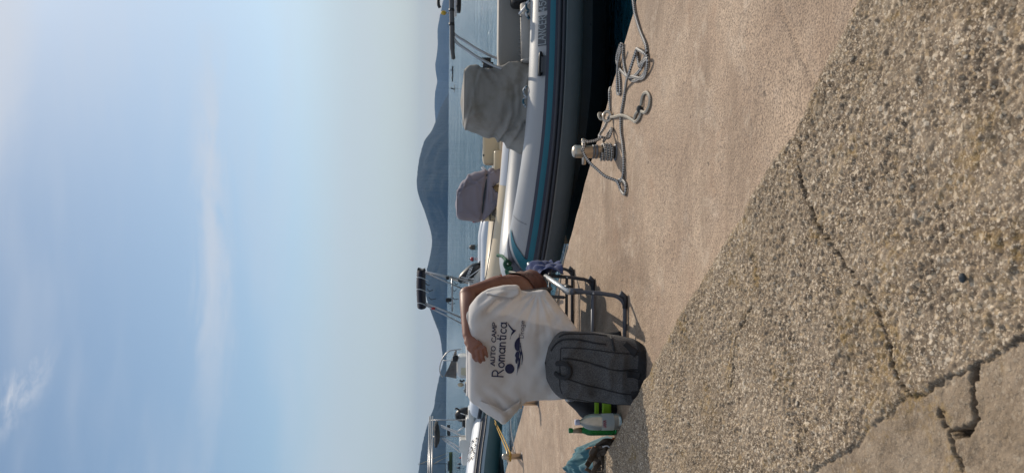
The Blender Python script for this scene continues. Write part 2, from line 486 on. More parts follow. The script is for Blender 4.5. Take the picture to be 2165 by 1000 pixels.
d1 = polydist(Sg, Ng, line_sn(c1, BZ)); d2 = polydist(Sg, Ng, line_sn(c2l + c2r[1:] if False else c2l, BZ)); d2b = polydist(Sg, Ng, line_sn(c2r, BZ))
d3 = np.minimum(polydist(Sg, Ng, line_sn(c3, BZ)), polydist(Sg, Ng, line_sn(c3b, BZ)) + .001); d4 = polydist(Sg, Ng, line_sn(c4, BZ))
Sg, Ng = Sr, Nr
smooth_poly = line_sn([(2250, 640)] + c2r[::-1] + c2l + [(1680, 1100), (2250, 1100)], BZ)
sm = inpoly(Sr + .028 * (fbm(Sr * 30, Nr * 30, 4, 301) - .5), Nr + .028 * (fbm(Sr * 30, Nr * 30, 4, 307) - .5), smooth_poly).astype(float)
tri = inpoly(Sg, Ng, line_sn([(1935, 845), (2050, 785), (2045, 820), (2050, 878), (2000, 915), (1985, 865)], BZ)).astype(float)
wx_ = Sg + .0050 * (fbm(Sg * 130, Ng * 130, 2, 201) - .5) + .0030 * (vnoise(Sg * 380, Ng * 380, 203) - .5); wy_ = Ng + .0050 * (fbm(Sg * 130, Ng * 130, 2, 207) - .5) + .0030 * (vnoise(Sg * 380, Ng * 380, 209) - .5)
h1, i1 = pebbles(wx_, wy_, .0112, 1, .72)
h2, i2 = pebbles(wx_ + 3.3, wy_ + 1.7, .0072, 40, .85)
h3, i3 = pebbles(wx_ + 1.1, wy_ + 5.2, .021, 80, .20)
cov = np.clip(fbm(Sg * 6, Ng * 6, 4, 55) * 2.2 - .35, .25, 1)      # how far the mortar has worn away
a = h1 ** .7 * .0112 * .92; b = h2 ** .8 * .0072 * 1.05; cbig = h3 ** .6 * .021 * .45
H = np.maximum(np.maximum(a, b), cbig)
ID = np.where((cbig >= a) & (cbig >= b), i3, np.where(a >= b, i1, i2)) * (H > 1e-4)
amp = (1 - .80 * sm) * (.5 + .6 * cov)
base = .03 * (fbm(Sg * 2.2, Ng * 2.2, 3, 61) - .5) + .014 * (fbm(Sg * 9, Ng * 9, 4, 65) - .5) + .005 * (fbm(Sg * 42, Ng * 42, 3, 68) - .5)
Z = BZ - .006 + base * np.clip(Mg / .1 + .35, 0, 1) + H * amp + .0025 * (fbm(Sg * 160, Ng * 160, 2, 77) - .5)
Z += .012 * np.clip((d1 < 9) * np.sign(0), 0, 1)
jag = fbm(Sg * 60, Ng * 60, 3, 91)
Z -= .002 * sm + .005 * tri * (fbm(Sg * 50, Ng * 50, 3, 97) - .3)
def groove(d, wdt, dep):
    k = np.clip((wdt * (.55 + .9 * jag) - d) / (wdt * .8) + .5, 0, 1); k = k * k * (3 - 2 * k)
    return dep * k * (.6 + .8 * jag)
Z -= groove(d1, .0038, .024) + groove(d2, .0026, .003) + groove(d2b, .0030, .006) + groove(d3, .0042, .030) + groove(d4, .0032, .010)
crk_and_shade = np.clip(groove(d1, .0043, 1) + groove(d2, .0022, .4) + groove(d2b, .0026, .5) + groove(d3, .0048, 1) + groove(d4, .003, .7), 0, 1)  # darkens the cracks and paints shade along the step to the smooth patch
# little crumbly notch where the crack meets the edge
nt = SN(PZ(1672, 258, BZ)); Z -= .05 * np.exp(-(((Sg - nt[0]) / .045) ** 2 + ((Ng - nt[1]) / .03) ** 2))
rnd = np.clip(1 - Mg / .05, 0, 2); Z -= np.where(Mg < .05, .035 * rnd ** 2, 0)
Z = np.where(Mg < 0, np.minimum(Z, BZ - .05 + Mg * 2.4), Z)
Z = np.where(Mg > 3, BZ - .02, Z)
tone = np.where(sm > .5, ID * .0, ID)
def rough_stone():
    m = bpy.data.materials.new("worn_aggregate"); m.use_nodes = True
    t = NT(m.node_tree); b = m.node_tree.nodes['Principled BSDF']
    v = t.n('ShaderNodeTexCoord').outputs['Object']
    at = t.n('ShaderNodeAttribute', attribute_name='tone').outputs['Fac']; smn = t.n('ShaderNodeAttribute', attribute_name='smooth').outputs['Fac']
    n1 = t.noise(v, 2.4, 5, .6, .3); n2 = t.noise(v, 14, 5, .65); n3 = t.noise(v, 330, 3, .7); n4 = t.noise(v, 75, 4, .65)
    c = t.mix(t.ss(n2, .35, .68), (.125, .092, .064), (.29, .225, .16))  # mortar between stones, its colour darkened for the shadow in the gaps
    cs = t.mix(t.ss(n2, .35, .65), (.20, .148, .102), (.31, .24, .172))
    c = t.mix(smn, c, cs)
    def stones(scale, seed, prev, keep):
        wv = t.n('ShaderNodeVectorMath', operation='ADD'); nz = t.n('ShaderNodeTexNoise'); t.link(v, nz.inputs['Vector']); nz.inputs['Scale'].default_value = scale * 1.3; nz.inputs['Detail'].default_value = 3
        sc_ = t.n('ShaderNodeVectorMath', operation='SCALE'); t.link(nz.outputs['Color'], sc_.inputs[0]); sc_.inputs['Scale'].default_value = .55 / scale
        t.link(t.mapping(v, (1, 1, 1), (0, 0, 0), (seed, seed * 2, 0)), wv.inputs[0]); t.link(sc_.outputs[0], wv.inputs[1])
        vo = t.n('ShaderNodeTexVoronoi'); t.link(wv.outputs[0], vo.inputs['Vector']); vo.inputs['Scale'].default_value = scale
        ch = t.n('ShaderNodeSeparateColor'); t.link(vo.outputs['Color'], ch.inputs[0])
        ramp = t.n('ShaderNodeValToRGB'); t.link(ch.outputs[0], ramp.inputs[0]); ramp.color_ramp.interpolation = 'CONSTANT'
        e = ramp.color_ramp.elements; e[0].position = 0; e[0].color = (.20, .15, .105, 1); e[1].position = .80; e[1].color = (.62, .52, .40, 1)
        for p, q in ((.14, (.40, .315, .225)), (.34, (.29, .235, .175)), (.48, (.52, .425, .315)), (.66, (.40, .295, .185))):
            k = ramp.color_ramp.elements.new(p); k.color = q + (1,)
        sel = t.m('MULTIPLY', t.m('LESS_THAN', ch.outputs[1], keep), t.ss(vo.outputs['Distance'], .50, .42))
        return t.mix(t.m('MULTIPLY', sel, t.m('SUBTRACT', 1.0, t.m('MULTIPLY', smn, .72))), prev, ramp.outputs[0]), sel
    c, s0 = stones(250, 1.0, c, .70)
    c, s1_ = stones(125, 3.0, c, .62)
    c, s2_ = stones(78, 5.0, c, .26)
    lich = t.m('MULTIPLY', t.ss(t.noise(v, 4.5, 5, .7, .8), .50, .68), t.ss(t.noise(v, 60, 3, .6), .40, .58))
    c = t.mix(t.m('MULTIPLY', t.ss(n1, .38, .7), .35), c, (.17, .12, .07))
    c = t.mix(t.m('MULTIPLY', lich, .6), c, (.27, .17, .045))
    c = t.mix(t.m('MULTIPLY', t.ss(t.noise(v, 9, 5, .7), .60, .74), .5), c, (.10, .085, .065))
    c = t.mix(t.m('MULTIPLY', t.ss(n3, .5, .72), .45), c, (.11, .085, .06))
    ck = t.n('ShaderNodeAttribute', attribute_name='crack_and_shade').outputs['Fac']
    c = t.mix(t.m('MULTIPLY', ck, .85), c, (.035, .028, .02))
    t.link(c, b.inputs['Base Color']); b.inputs['Roughness'].default_value = .82; b.inputs['Specular IOR Level'].default_value = .3
    bp = t.n('ShaderNodeBump'); bp.inputs['Strength'].default_value = .6; bp.inputs['Distance'].default_value = .0035
    t.link(t.m('ADD', t.m('ADD', t.m('MULTIPLY', n3, .5), t.m('MULTIPLY', n4, .5)), t.m('ADD', t.m('MULTIPLY', s1_, .9), t.m('MULTIPLY', s0, .5))), bp.inputs['Height']); t.link(bp.outputs[0], b.inputs['Normal'])
    return m
gr = sheet('ground', Sg * D2.x + Ng * N2.x, Sg * D2.y + Ng * N2.y, Z, rough_stone(), {'tone': tone, 'smooth': sm, 'crack_and_shade': crk_and_shade}, flip=False)
tag(gr, 'rough worn slab of exposed stones in the foreground, cracked', 'ground', kind='structure')

# ---- the sea
def sea():
    m = bpy.data.materials.new("sea_water"); m.use_nodes = True
    t = NT(m.node_tree); b = m.node_tree.nodes['Principled BSDF']
    v = t.n('ShaderNodeTexCoord').outputs['Object']
    b.inputs['Base Color'].default_value = (.010, .070, .100, 1); b.inputs['IOR'].default_value = 1.333
    b.inputs['Roughness'].default_value = .06; b.inputs['Specular IOR Level'].default_value = .5
    vs = t.mapping(v, (.8, 1.25, 1), (0, 0, .3))
    a1 = t.noise(vs, 1.1, 4, .55, .5); a2 = t.noise(vs, 5.5, 3, .55, .4); a3 = t.noise(vs, .28, 3, .5)
    calm = t.ss(t.noise(t.mapping(v, (.004, .02, 1)), 1.0, 4, .6), .38, .62)
    h = t.m('ADD', t.m('ADD', t.m('MULTIPLY', a1, .26), t.m('MULTIPLY', a2, .05)), t.m('MULTIPLY', a3, .40))
    bp = t.n('ShaderNodeBump'); bp.inputs['Distance'].default_value = 1.0
    gust = t.noise(t.mapping(v, (.16, .42, 1), (0, 0, .15)), 1.0, 6, .68, .6)
    gust2 = t.noise(t.mapping(v, (.012, .05, 1), (0, 0, .1)), 1.0, 5, .65)
    st = t.m('ADD', t.m('MULTIPLY', calm, .25), t.m('ADD', t.m('MULTIPLY', t.ss(gust, .36, .64), .75), t.m('MULTIPLY', t.ss(gust2, .4, .6), .35)))
    t.link(t.m('ADD', .12, st, clamp=True), bp.inputs['Strength'])
    t.link(h, bp.inputs['Height']); t.link(bp.outputs[0], b.inputs['Normal'])
    return m
MB_ = MB(); MB_.poly([(-5600, -5600, WATER_Z), (5600, -5600, WATER_Z), (5600, 5600, WATER_Z), (-5600, 5600, WATER_Z)])
wa = MB_.build('water', sea(), smooth=False, origin=(0, 0, WATER_Z)); tag(wa, 'blue rippled sea of the bay', 'water', kind='structure')

# ---- wooded hills across the bay
def wood(name, c1, c2):
    m = bpy.data.materials.new(name); m.use_nodes = True
    t = NT(m.node_tree); b = m.node_tree.nodes['Principled BSDF']
    v = t.n('ShaderNodeTexCoord').outputs['Object']
    c = t.mix(t.ss(t.noise(v, .02, 6, .65), .35, .65), c1, c2)
    c = t.mix(t.m('MULTIPLY', t.ss(t.noise(v, .11, 4, .7), .5, .7), .6), c, (.012, .022, .013))
    t.link(c, b.inputs['Base Color']); b.inputs['Roughness'].default_value = .95; b.inputs['Specular IOR Level'].default_value = .1
    bp = t.n('ShaderNodeBump'); bp.inputs['Strength'].default_value = .8; bp.inputs['Distance'].default_value = 5
    t.link(t.noise(v, .07, 4, .7), bp.inputs['Height']); t.link(bp.outputs[0], b.inputs['Normal'])
    return m
def hill(label, prof, dist, thick, m, seed, rough=1.0):
    ys = np.array([a for a, b in prof], float); vs = np.array([b for a, b in prof], float)
    yy = np.linspace(ys[0], ys[-1], 460)
    # smooth interpolation of the ridge
    sm_ = np.interp(yy, ys, vs); k = np.hanning(11); k /= k.sum(); sm_ = np.convolve(np.pad(sm_, 5, 'edge'), k, 'valid')
    X0 = (500 - yy) / FPX * dist
    hor = 945 + .009 * (500 - yy)
    Hr = CAMZ + (hor - sm_) * dist / FPX
    tree = rough * dist / FPX * .9
    Hr = Hr + tree * (fbm(yy * .9, yy * 0 + seed, 3, seed) - .5) * 2
    rows = 44; tt = np.linspace(-1, 1, rows)
    Xg = np.zeros((460, rows)); Yg = Xg.copy(); Zg = Xg.copy()
    for j, q in enumerate(tt):
        Yg[:, j] = dist + q * thick * np.clip((Hr + 8) / (Hr.max() + 8), .08, 1)
        Xg[:, j] = X0 * Yg[:, j] / dist
        f = np.cos(q * math.pi / 2) ** .8 if abs(q) < 1 else 0
        rel = (fbm(X0 / dist * 40, Yg[:, j] / dist * 60, 5, seed + 3) - .5) * (1 - f) * f * 1.3
        Zg[:, j] = (Hr + 3) * np.clip(f + rel, 0, 1 if abs(q) > .03 else 2) - 3
    o = sheet('hill', Xg, Yg, Zg, m, flip=False, origin=(0, dist, 0))
    return tag(o, label, 'hill', kind='structure')
near_wood = wood("pine_wood", (.008, .017, .016), (.014, .022, .020))
hill('dark wooded hill with a rounded top straight across the bay',
     [(190, 951), (197, 948), (203, 946), (230, 932), (263, 920), (280, 913), (300, 898), (320, 892), (340, 887), (360, 884), (385, 882), (405, 883), (425, 889), (445, 897), (470, 905), (490, 911), (510, 914), (530, 912), (550, 908), (575, 902), (600, 899), (625, 901), (645, 906), (675, 917), (700, 927), (720, 932), (745, 935), (770, 938), (795, 942), (820, 946)], 2500, 420, near_wood, 3, .55)
hill('dark wooded hill at the left rising out of the photo',
     [(735, 946), (750, 942), (765, 937), (800, 928), (820, 924), (835, 921), (860, 918), (882, 909), (910, 900), (936, 894), (960, 890), (1000, 885), (1040, 880), (1100, 874), (1200, 870), (1330, 876), (1500, 900), (1650, 946)], 2300, 420, near_wood, 8, .8)
hill('pale blue ridge far away at the right',
     [(-420, 948), (-300, 940), (-150, 934), (-60, 943), (-20, 941), (0, 938), (20, 934), (49, 928), (67, 925), (98, 926), (126, 923), (140, 920), (160, 922), (175, 925), (199, 920), (224, 919), (245, 920), (258, 921), (280, 924), (310, 932), (340, 948)], 4400, 700, near_wood, 14, .35)

# ---- summer haze over the bay
def haze():
    m = bpy.data.materials.new("sea_haze"); m.use_nodes = True
    t = NT(m.node_tree); nt = m.node_tree
    nt.nodes.remove(nt.nodes['Principled BSDF'])
    pv = t.n('ShaderNodeVolumePrincipled'); pv.inputs['Color'].default_value = (.22, .42, .76, 1); pv.inputs['Density'].default_value = .00013
    pv.inputs['Anisotropy'].default_value = .1
    t.link(pv.outputs[0], nt.nodes['Material Output'].inputs['Volume'])
    return m
hz = MB(); hz.box((0, 0, 103), (5700 * 2, 5700 * 2, 210))
ho = hz.build('haze', haze(), smooth=False, origin=(0, 0, -2)); tag(ho, 'thin blue summer haze over the bay', 'haze', kind='stuff')

# ================================================================== stroke lettering
def arc(cx, cy, rx, ry, a0, a1, n=12):
    return [(cx + rx * math.cos(R(a0 + (a1 - a0) * i / n)), cy + ry * math.sin(R(a0 + (a1 - a0) * i / n))) for i in range(n + 1)]
GL = {
 'A': (.86, [[(0, 0), (.36, 1), (.72, 0)], [(.14, .36), (.58, .36)]]),
 'U': (.84, [[(0, 1), (0, .3)] + arc(.3, .3, .3, .3, 180, 360) + [(.6, 1)]]),
 'T': (.78, [[(0, 1), (.66, 1)], [(.33, 1), (.33, 0)]]),
 'O': (1.0, [arc(.4, .5, .4, .5, 0, 360, 24)]),
 'C': (.84, [arc(.42, .5, .42, .5, 48, 312, 18)]),
 'M': (1.06, [[(0, 0), (.08, 1), (.43, .18), (.78, 1), (.86, 0)]]),
 'P': (.70, [[(0, 0), (0, 1), (.25, 1)] + arc(.27, .75, .28, .25, 90, -90) + [(0, .5)]]),
 'R': (.78, [[(0, 0), (0, 1), (.25, 1)] + arc(.27, .75, .28, .25, 90, -90) + [(0, .5)], [(.25, .5), (.66, 0)]]),
 'o': (.70, [arc(.28, .3, .28, .31, 0, 360, 20)]),
 'm': (.84, [[(0, .62), (0, 0)], [(0, .40), (.1, .57), (.22, .6), (.31, .48), (.32, 0)], [(.32, .42), (.42, .57), (.54, .6), (.63, .48), (.65, 0)]]),
 'a': (.74, [arc(.27, .3, .27, .3, 0, 360, 20), [(.54, .62), (.54, .1), (.62, 0)]]),
 'n': (.64, [[(0, .62), (0, 0)], [(0, .40), (.12, .57), (.27, .61), (.40, .5), (.43, 0)]]),
 't': (.46, [[(.15, .98), (.15, .1), (.25, 0), (.33, .02)], [(-.02, .62), (.36, .62)]]),
 'i': (.26, [[(0, .62), (0, 0)], [(0, .86), (.015, .93)]]),
 'c': (.58, [arc(.28, .3, .27, .3, 50, 310, 16)]),
 'D': (.86, [[(0, 0), (0, 1), (.18, 1)] + arc(.2, .5, .46, .5, 90, -90, 16) + [(0, 0)]]),
 'r': (.42, [[(0, .62), (0, 0)], [(0, .38), (.12, .56), (.3, .6)]]),
 'g': (.70, [arc(.27, .32, .26, .29, 0, 360, 20), [(.53, .62), (.53, -.12), (.42, -.3), (.18, -.32), (.04, -.22)]]),
 'e': (.64, [[(.03, .33), (.55, .33)] + arc(.28, .3, .27, .3, 6, 320, 18)]),
 'L': (.62, [[(0, 1), (0, 0), (.5, 0)]]),
 'N': (.80, [[(0, 0), (0, 1), (.6, 0), (.6, 1)]]),
 'E': (.68, [[(.52, 1), (0, 1), (0, 0), (.52, 0)], [(0, .52), (.44, .52)]]),
 'J': (.60, [[(.42, 1), (.42, .22)] + arc(.21, .22, .21, .22, 0, -170)]),
 'h': (.60, [[(0, 1), (0, 0)], [(0, .40), (.12, .57), (.27, .61), (.40, .5), (.42, 0)]]),
 's': (.52, [[(.4, .52), (.3, .61), (.12, .6), (.05, .47), (.2, .34), (.38, .24), (.4, .1), (.25, 0), (.08, .02), (0, .1)]]),
 'l': (.24, [[(0, 1), (0, 0)]]),
 'y': (.56, [[(0, .62), (.22, .05)], [(.45, .62), (.2, -.1), (.05, -.3), (-.05, -.3)]]),
 '0': (.76, [arc(.3, .5, .3, .5, 0, 360, 22)]),
 '1': (.52, [[(.05, .78), (.28, 1), (.28, 0)]]),
 '4': (.76, [[(.46, 0), (.46, 1), (0, .3), (.62, .3)]]),
 '5': (.74, [[(.55, 1), (.1, 1), (.05, .56), (.2, .63)] + arc(.29, .32, .29, .32, 80, -150, 16)]),
 '8': (.76, [arc(.3, .75, .24, .25, 0, 360, 18), arc(.3, .26, .3, .27, 0, 360, 20)]),
 ' ': (.5, []),
}
def lay(text, gap=0.0):
    """strokes in text units (cap height 1) and the total length"""
    x = 0; out = []
    for ch in text:
        adv, st = GL[ch]
        for p in st: out.append([(a + x, b) for a, b in p])
        x += adv + gap
    return out, x - gap
def resample(p, step):
    o = [p[0]]
    for a, b in zip(p[:-1], p[1:]):
        d = math.hypot(b[0] - a[0], b[1] - a[1]); k = max(1, int(d / step))
        for i in range(1, k + 1): o.append((a[0] + (b[0] - a[0]) * i / k, a[1] + (b[1] - a[1]) * i / k))
    return o
def ribbon(mb, pts, half, fn, step=None, caps=True):
    """flat ribbon along a 2-D stroke, laid on a surface by fn(x, y); half may be a function of the way along"""
    step = step or (half if not callable(half) else .2)
    p = resample(pts, step); n = len(p)
    closed = math.hypot(p[0][0] - p[-1][0], p[0][1] - p[-1][1]) < 1e-6
    vs = []
    for i in range(n):
        a = p[i - 1] if i > 0 else (p[-2] if closed else p[0]); b = p[i + 1] if i < n - 1 else (p[1] if closed else p[-1])
        dx, dy = b[0] - a[0], b[1] - a[1]; L = math.hypot(dx, dy) or 1
        h = half(i / (n - 1)) if callable(half) else half
        q = p[i]
        if caps and not closed and not callable(half):
            if i == 0: q = (q[0] - dx / L * h * .8, q[1] - dy / L * h * .8)
            if i == n - 1: q = (q[0] + dx / L * h * .8, q[1] + dy / L * h * .8)
        nx, ny = -dy / L * h, dx / L * h
        # keep sharp corners from pinching
        if 0 < i < n - 1:
            d1 = (q[0] - p[i - 1][0], q[1] - p[i - 1][1]); d2 = (p[i + 1][0] - q[0], p[i + 1][1] - q[1])
            l1 = math.hypot(*d1) or 1; l2 = math.hypot(*d2) or 1
            c = max(.45, (1 + (d1[0] * d2[0] + d1[1] * d2[1]) / l1 / l2) / 2) ** .5
            nx, ny = nx / c, ny / c
        vs += [fn(q[0] + nx, q[1] + ny), fn(q[0] - nx, q[1] - ny)]
    mb.add(vs, [(2 * i, 2 * i + 1, 2 * i + 3, 2 * i + 2) for i in range(n - 1)])
def fillpoly(mb, pts, fn, step):
    """filled 2-D outline, cut into small cells so that it can follow a curved surface"""
    bm = bmesh.new()
    vs = [bm.verts.new((x, y, 0)) for x, y in resample(pts + [pts[0]], step)[:-1]]
    bm.faces.new(vs)
    xs = [p[0] for p in pts]; ys = [p[1] for p in pts]
    k = min(xs) + step
    while k < max(xs):
        bmesh.ops.bisect_plane(bm, geom=bm.verts[:] + bm.edges[:] + bm.faces[:], plane_co=(k, 0, 0), plane_no=(1, 0, 0)); k += step
    k = min(ys) + step
    while k < max(ys):
        bmesh.ops.bisect_plane(bm, geom=bm.verts[:] + bm.edges[:] + bm.faces[:], plane_co=(0, k, 0), plane_no=(0, 1, 0)); k += step
    bmesh.ops.triangulate(bm, faces=bm.faces[:])
    bm.verts.index_update()
    mb.add([fn(v.co.x, v.co.y) for v in bm.verts], [tuple(v.index for v in f.verts) for f in bm.faces])
    bm.free()

# ================================================================== materials
M = {}
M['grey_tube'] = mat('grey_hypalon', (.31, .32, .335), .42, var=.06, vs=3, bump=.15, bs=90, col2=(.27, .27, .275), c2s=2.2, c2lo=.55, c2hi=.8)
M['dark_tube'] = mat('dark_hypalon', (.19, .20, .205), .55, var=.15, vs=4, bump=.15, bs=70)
M['navy'] = mat('navy_hypalon', (.035, .038, .062), .5, var=.1)
M['teal'] = mat('teal_hypalon', (.006, .125, .175), .45, var=.1)
M['strake'] = mat('rubber_strake', (.035, .037, .048), .5, var=.15)
M['label_grey'] = mat('label_grey', (.06, .068, .08), .5, var=.08)
M['letter_grey'] = mat('letter_grey', (.26, .29, .31), .5, var=.05)
M['hull_grey'] = mat('grey_gelcoat', (.04, .044, .048), .3, var=.2, vs=3)
M['white_gel'] = mat('white_gelcoat', (.62, .61, .58), .3, var=.05, vs=3, coat=.3)
M['cream'] = mat('cream_hypalon', (.55, .45, .31), .42, var=.07, vs=3, bump=.1, bs=80)
M['cream_gel'] = mat('cream_gelcoat', (.52, .43, .29), .35, var=.07, vs=4)
M['pale_patch'] = mat('pale_grey_patch', (.48, .50, .54), .4, var=.05)
M['orange'] = mat('orange_hypalon', (.52, .09, .02), .5, var=.1)
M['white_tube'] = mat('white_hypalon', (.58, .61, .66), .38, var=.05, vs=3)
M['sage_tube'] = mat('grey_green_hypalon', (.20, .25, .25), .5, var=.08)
M['seat'] = mat('grey_vinyl_seat', (.25, .235, .215), .55, var=.07, vs=5, bump=.12, bs=40)
M['seat_pale'] = mat('pale_vinyl', (.31, .29, .265), .5, var=.07, vs=5, bump=.12, bs=40)
M['steel'] = mat('stainless_steel', (.50, .43, .35), .32, metal=1.0, var=.2, vs=18)
M['alu'] = mat('anodised_aluminium', (.42, .42, .43), .38, metal=.9, var=.1, vs=10)
M['alu_dull'] = mat('dull_aluminium', (.17, .17, .18), .45, metal=.6, var=.1, vs=10)
M['black'] = mat('black_plastic', (.012, .012, .014), .4, var=.2)
M['charcoal'] = mat('charcoal_canvas', (.035, .038, .042), .85, var=.2, vs=8, bump=.3, bs=60)
M['navy_canvas'] = mat('navy_canvas', (.012, .013, .028), .8, var=.2, vs=8, bump=.4, bs=30)
M['cover_grey'] = mat('grey_canvas_cover', (.25, .235, .215), .9, var=.14, vs=4, bump=.35, bs=140, col2=(.18, .16, .13), c2s=3.5, c2lo=.5, c2hi=.75, bd=.003)
M['cover_lilac'] = mat('lilac_grey_cover', (.20, .18, .215), .88, var=.1, vs=4, bump=.3, bs=120, bd=.003)
M['cord_dark'] = mat('dark_green_cord', (.02, .035, .045), .8)
M['red'] = mat('red_buoy_plastic', (.42, .02, .02), .4, var=.1)
M['white_pl'] = mat('white_plastic', (.65, .65, .66), .4, var=.05)
M['yellow_pl'] = mat('yellow_plastic', (.55, .36, .03), .45, var=.08)
M['smoke_glass'] = mat('smoked_windscreen', (.20, .18, .17), .12, var=.05, trans=.55, ior=1.1)
M['carpet'] = mat('deck_grey', (.20, .20, .20), .8, var=.15, bump=.3, bs=60)

# ================================================================== inflatable boats
class Boat:
    """an inflatable with a rigid hull; f runs forward from the stern, l to its left (port), z up from the pier's level"""
    def __init__(s, label, B, F, ctrl, r, group='inflatable boats moored along the pier', name='inflatable_boat', ns=14, swell=0.0):
        s.swell = swell
        s.B = Vector(B); s.F = Vector(F).normalized(); s.L = Vector((-s.F.y, s.F.x, 0))
        s.root = empty(name, (s.B + s.F * 2 + Vector((0, 0, WATER_Z))).to_tuple(), label, 'boat', group)
        full = [tuple(c) for c in ctrl] + [(f, -l, z) for f, l, z in reversed(ctrl[:-1])]
        c = spl(full, ns)
        s.path = [s.W(*q) for q in c]; s.r = r; s.N = len(s.path)
        s.cum = [0]
        for a, b in zip(s.path[:-1], s.path[1:]): s.cum.append(s.cum[-1] + (b - a).length)
    def W(s, f, l, z): return s.B + s.F * f + s.L * l + Vector((0, 0, z))
    def frame(s, d):
        d = min(max(d, 0), s.cum[-1])
        k = int(np.searchsorted(s.cum, d, 'right')) - 1; k = min(max(k, 0), s.N - 2)
        t = (d - s.cum[k]) / (s.cum[k + 1] - s.cum[k])
        p = s.path[k].lerp(s.path[k + 1], t)
        g = lambda i: (s.path[min(i + 1, s.N - 1)] - s.path[max(i - 1, 0)]).normalized()
        T = g(k).lerp(g(k + 1), t).normalized()
        o = Vector((0, 0, 1)).cross(T).normalized(); u = T.cross(o)
        return p, o, u
    def rad(s, d):
        e = min(d, s.cum[-1] - d)
        bow = max(0, 1 - abs(d - s.cum[-1] / 2) / 1.9)
        return s.r * (.35 + .65 * min(1, max(e, 0) / .45) ** .5) * (1 + s.swell * bow * bow * (3 - 2 * bow))
    def pt(s, d, phi, off=0.0):
        """point on the tube: d metres from the port stern end, phi degrees from its top towards the outside"""
        p, o, u = s.frame(d); q = R(phi); r = s.rad(d) + off
        return p + u * (math.cos(q) * r) + o * (math.sin(q) * r)
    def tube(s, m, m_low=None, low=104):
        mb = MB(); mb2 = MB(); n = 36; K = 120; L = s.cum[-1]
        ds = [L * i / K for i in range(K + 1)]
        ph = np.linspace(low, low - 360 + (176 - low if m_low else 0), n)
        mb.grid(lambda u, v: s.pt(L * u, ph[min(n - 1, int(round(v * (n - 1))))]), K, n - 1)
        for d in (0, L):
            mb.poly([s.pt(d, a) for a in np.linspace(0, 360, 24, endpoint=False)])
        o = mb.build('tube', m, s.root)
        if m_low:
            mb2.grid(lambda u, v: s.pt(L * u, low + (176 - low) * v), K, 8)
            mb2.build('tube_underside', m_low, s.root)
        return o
    def band(s, name, m, d0, d1, p0, p1, off=.003, parent=None, K=80, n=4):
        mb = MB(); mb.grid(lambda u, v: s.pt(d0 + (d1 - d0) * u, p0 + (p1 - p0) * v, off), K, n)
        return mb.build(name, m, parent or s.root)
    def strake(s, m, angs, rr, off=.0, name='rub_strake', d0=.25):
        mb = MB(); L = s.cum[-1]
        for a, q in zip(angs, rr): mb.tube([s.pt(d0 + (L - 2 * d0) * i / 110, a, off) for i in range(111)], q, 8)
        return mb.build(name, m, s.root)
    def hull(s, m, halfw, zt, depth, ln, deck=None, bow=.9):
        mb = MB()
        def fn(u, v):
            f = ln * u; k = (1 - max(0, (u - .55) / .45) ** 2.2) ** .6 if u < 1 else 0.0
            rise = max(0, (u - .5) / .5) ** 2 * depth * bow
            hw = halfw * k
            prof = [(-1, zt), (-.96, zt - depth * .42), (-.5, zt - depth * .75), (0, zt - depth), (.5, zt - depth * .75), (.96, zt - depth * .42), (1, zt)]
            l, z = prof[int(round(v * 6))]
            zz = zt + (z - zt) * (1 - rise / depth) + max(0, (u - .6) / .4) ** 2 * .15
            return s.W(f, -l * hw, zz)
        mb.grid(fn, 24, 6)
        mb.poly([fn(0, v / 6) for v in range(7)])
        o = mb.build('hull', m, s.root, smooth=False)
        if deck:
            d = MB(); d.grid(lambda u, v: s.W(.05 + (ln * .93) * u, (v - .5) * 2 * halfw * .99 * (1 - max(0, (u - .55) / .45) ** 2.2) ** .6, zt - .02 + max(0, (u - .6) / .4) ** 2 * .16), 20, 6)
            d.build('deck', deck, s.root)
        return o
    def find(s, y, phi=60, lo=0.0, hi=None):
        """distance along the port tube that shows at photo row y"""
        hi = hi or s.cum[-1] / 2
        best = None
        for i in range(400):
            d = lo + (hi - lo) * i / 399; q = s.pt(d, phi) - CAM
            yy = 500 - FPX * q.dot(RIGHT) / q.dot(FWD)
            if best is None or abs(yy - y) < best[0]: best = (abs(yy - y), d)
        return best[1]
def text_on_tube(b, text, d_start, d_end, phi0, phi1, half, m, parent, off=.006, gap=.05, name='lettering'):
    """lettering running towards the stern along the port side, foot at phi1"""
    st, L = lay(text, gap); mb = MB()
    fn = lambda x, y: b.pt(d_start + (d_end - d_start) * x / L, phi1 + (phi0 - phi1) * y, off)
    for p in st: ribbon(mb, p, half, fn)
    return mb.build(name, m, parent, smooth=False)
def pipe(parent, name, pts, r, m, n=8, smooth_n=6, **kw):
    mb = MB(); mb.tube(spl(pts, smooth_n) if smooth_n else pts, r, n, **kw)
    return mb.build(name, m, parent)

# ---------------------------------------------------------------- grey inflatable in front
b1 = Boat('grey inflatable boat with a teal stripe, nearest the pier, with grey seats', (4.05, 7.72, 0), (-1, 0, 0),
          [(-.25, .86, .02), (.6, .87, .015), (1.5, .89, .02), (2.4, .90, .03), (3.05, .87, .055), (3.58, .77, .10), (3.98, .60, .14), (4.25, .36, .168), (4.35, 0, .175)], .240, swell=.15)
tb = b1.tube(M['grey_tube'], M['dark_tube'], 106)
LM = b1.cum[-1]; dn = LM / 2
d_c0 = b1.find(560, 75)                                # where the stripes turn at the bow
b1.band('navy_stripe', M['navy'], .3, d_c0 - .02, 62, 70, .0035)
b1.band('teal_stripe', M['teal'], .3, d_c0, 69, 80, .006)
b1.band('navy_stripe', M['navy'], .3, LM - .3, 80, 86, .003, K=140)
b1.strake(M['strake'], (89, 98), (.020, .020), .002)
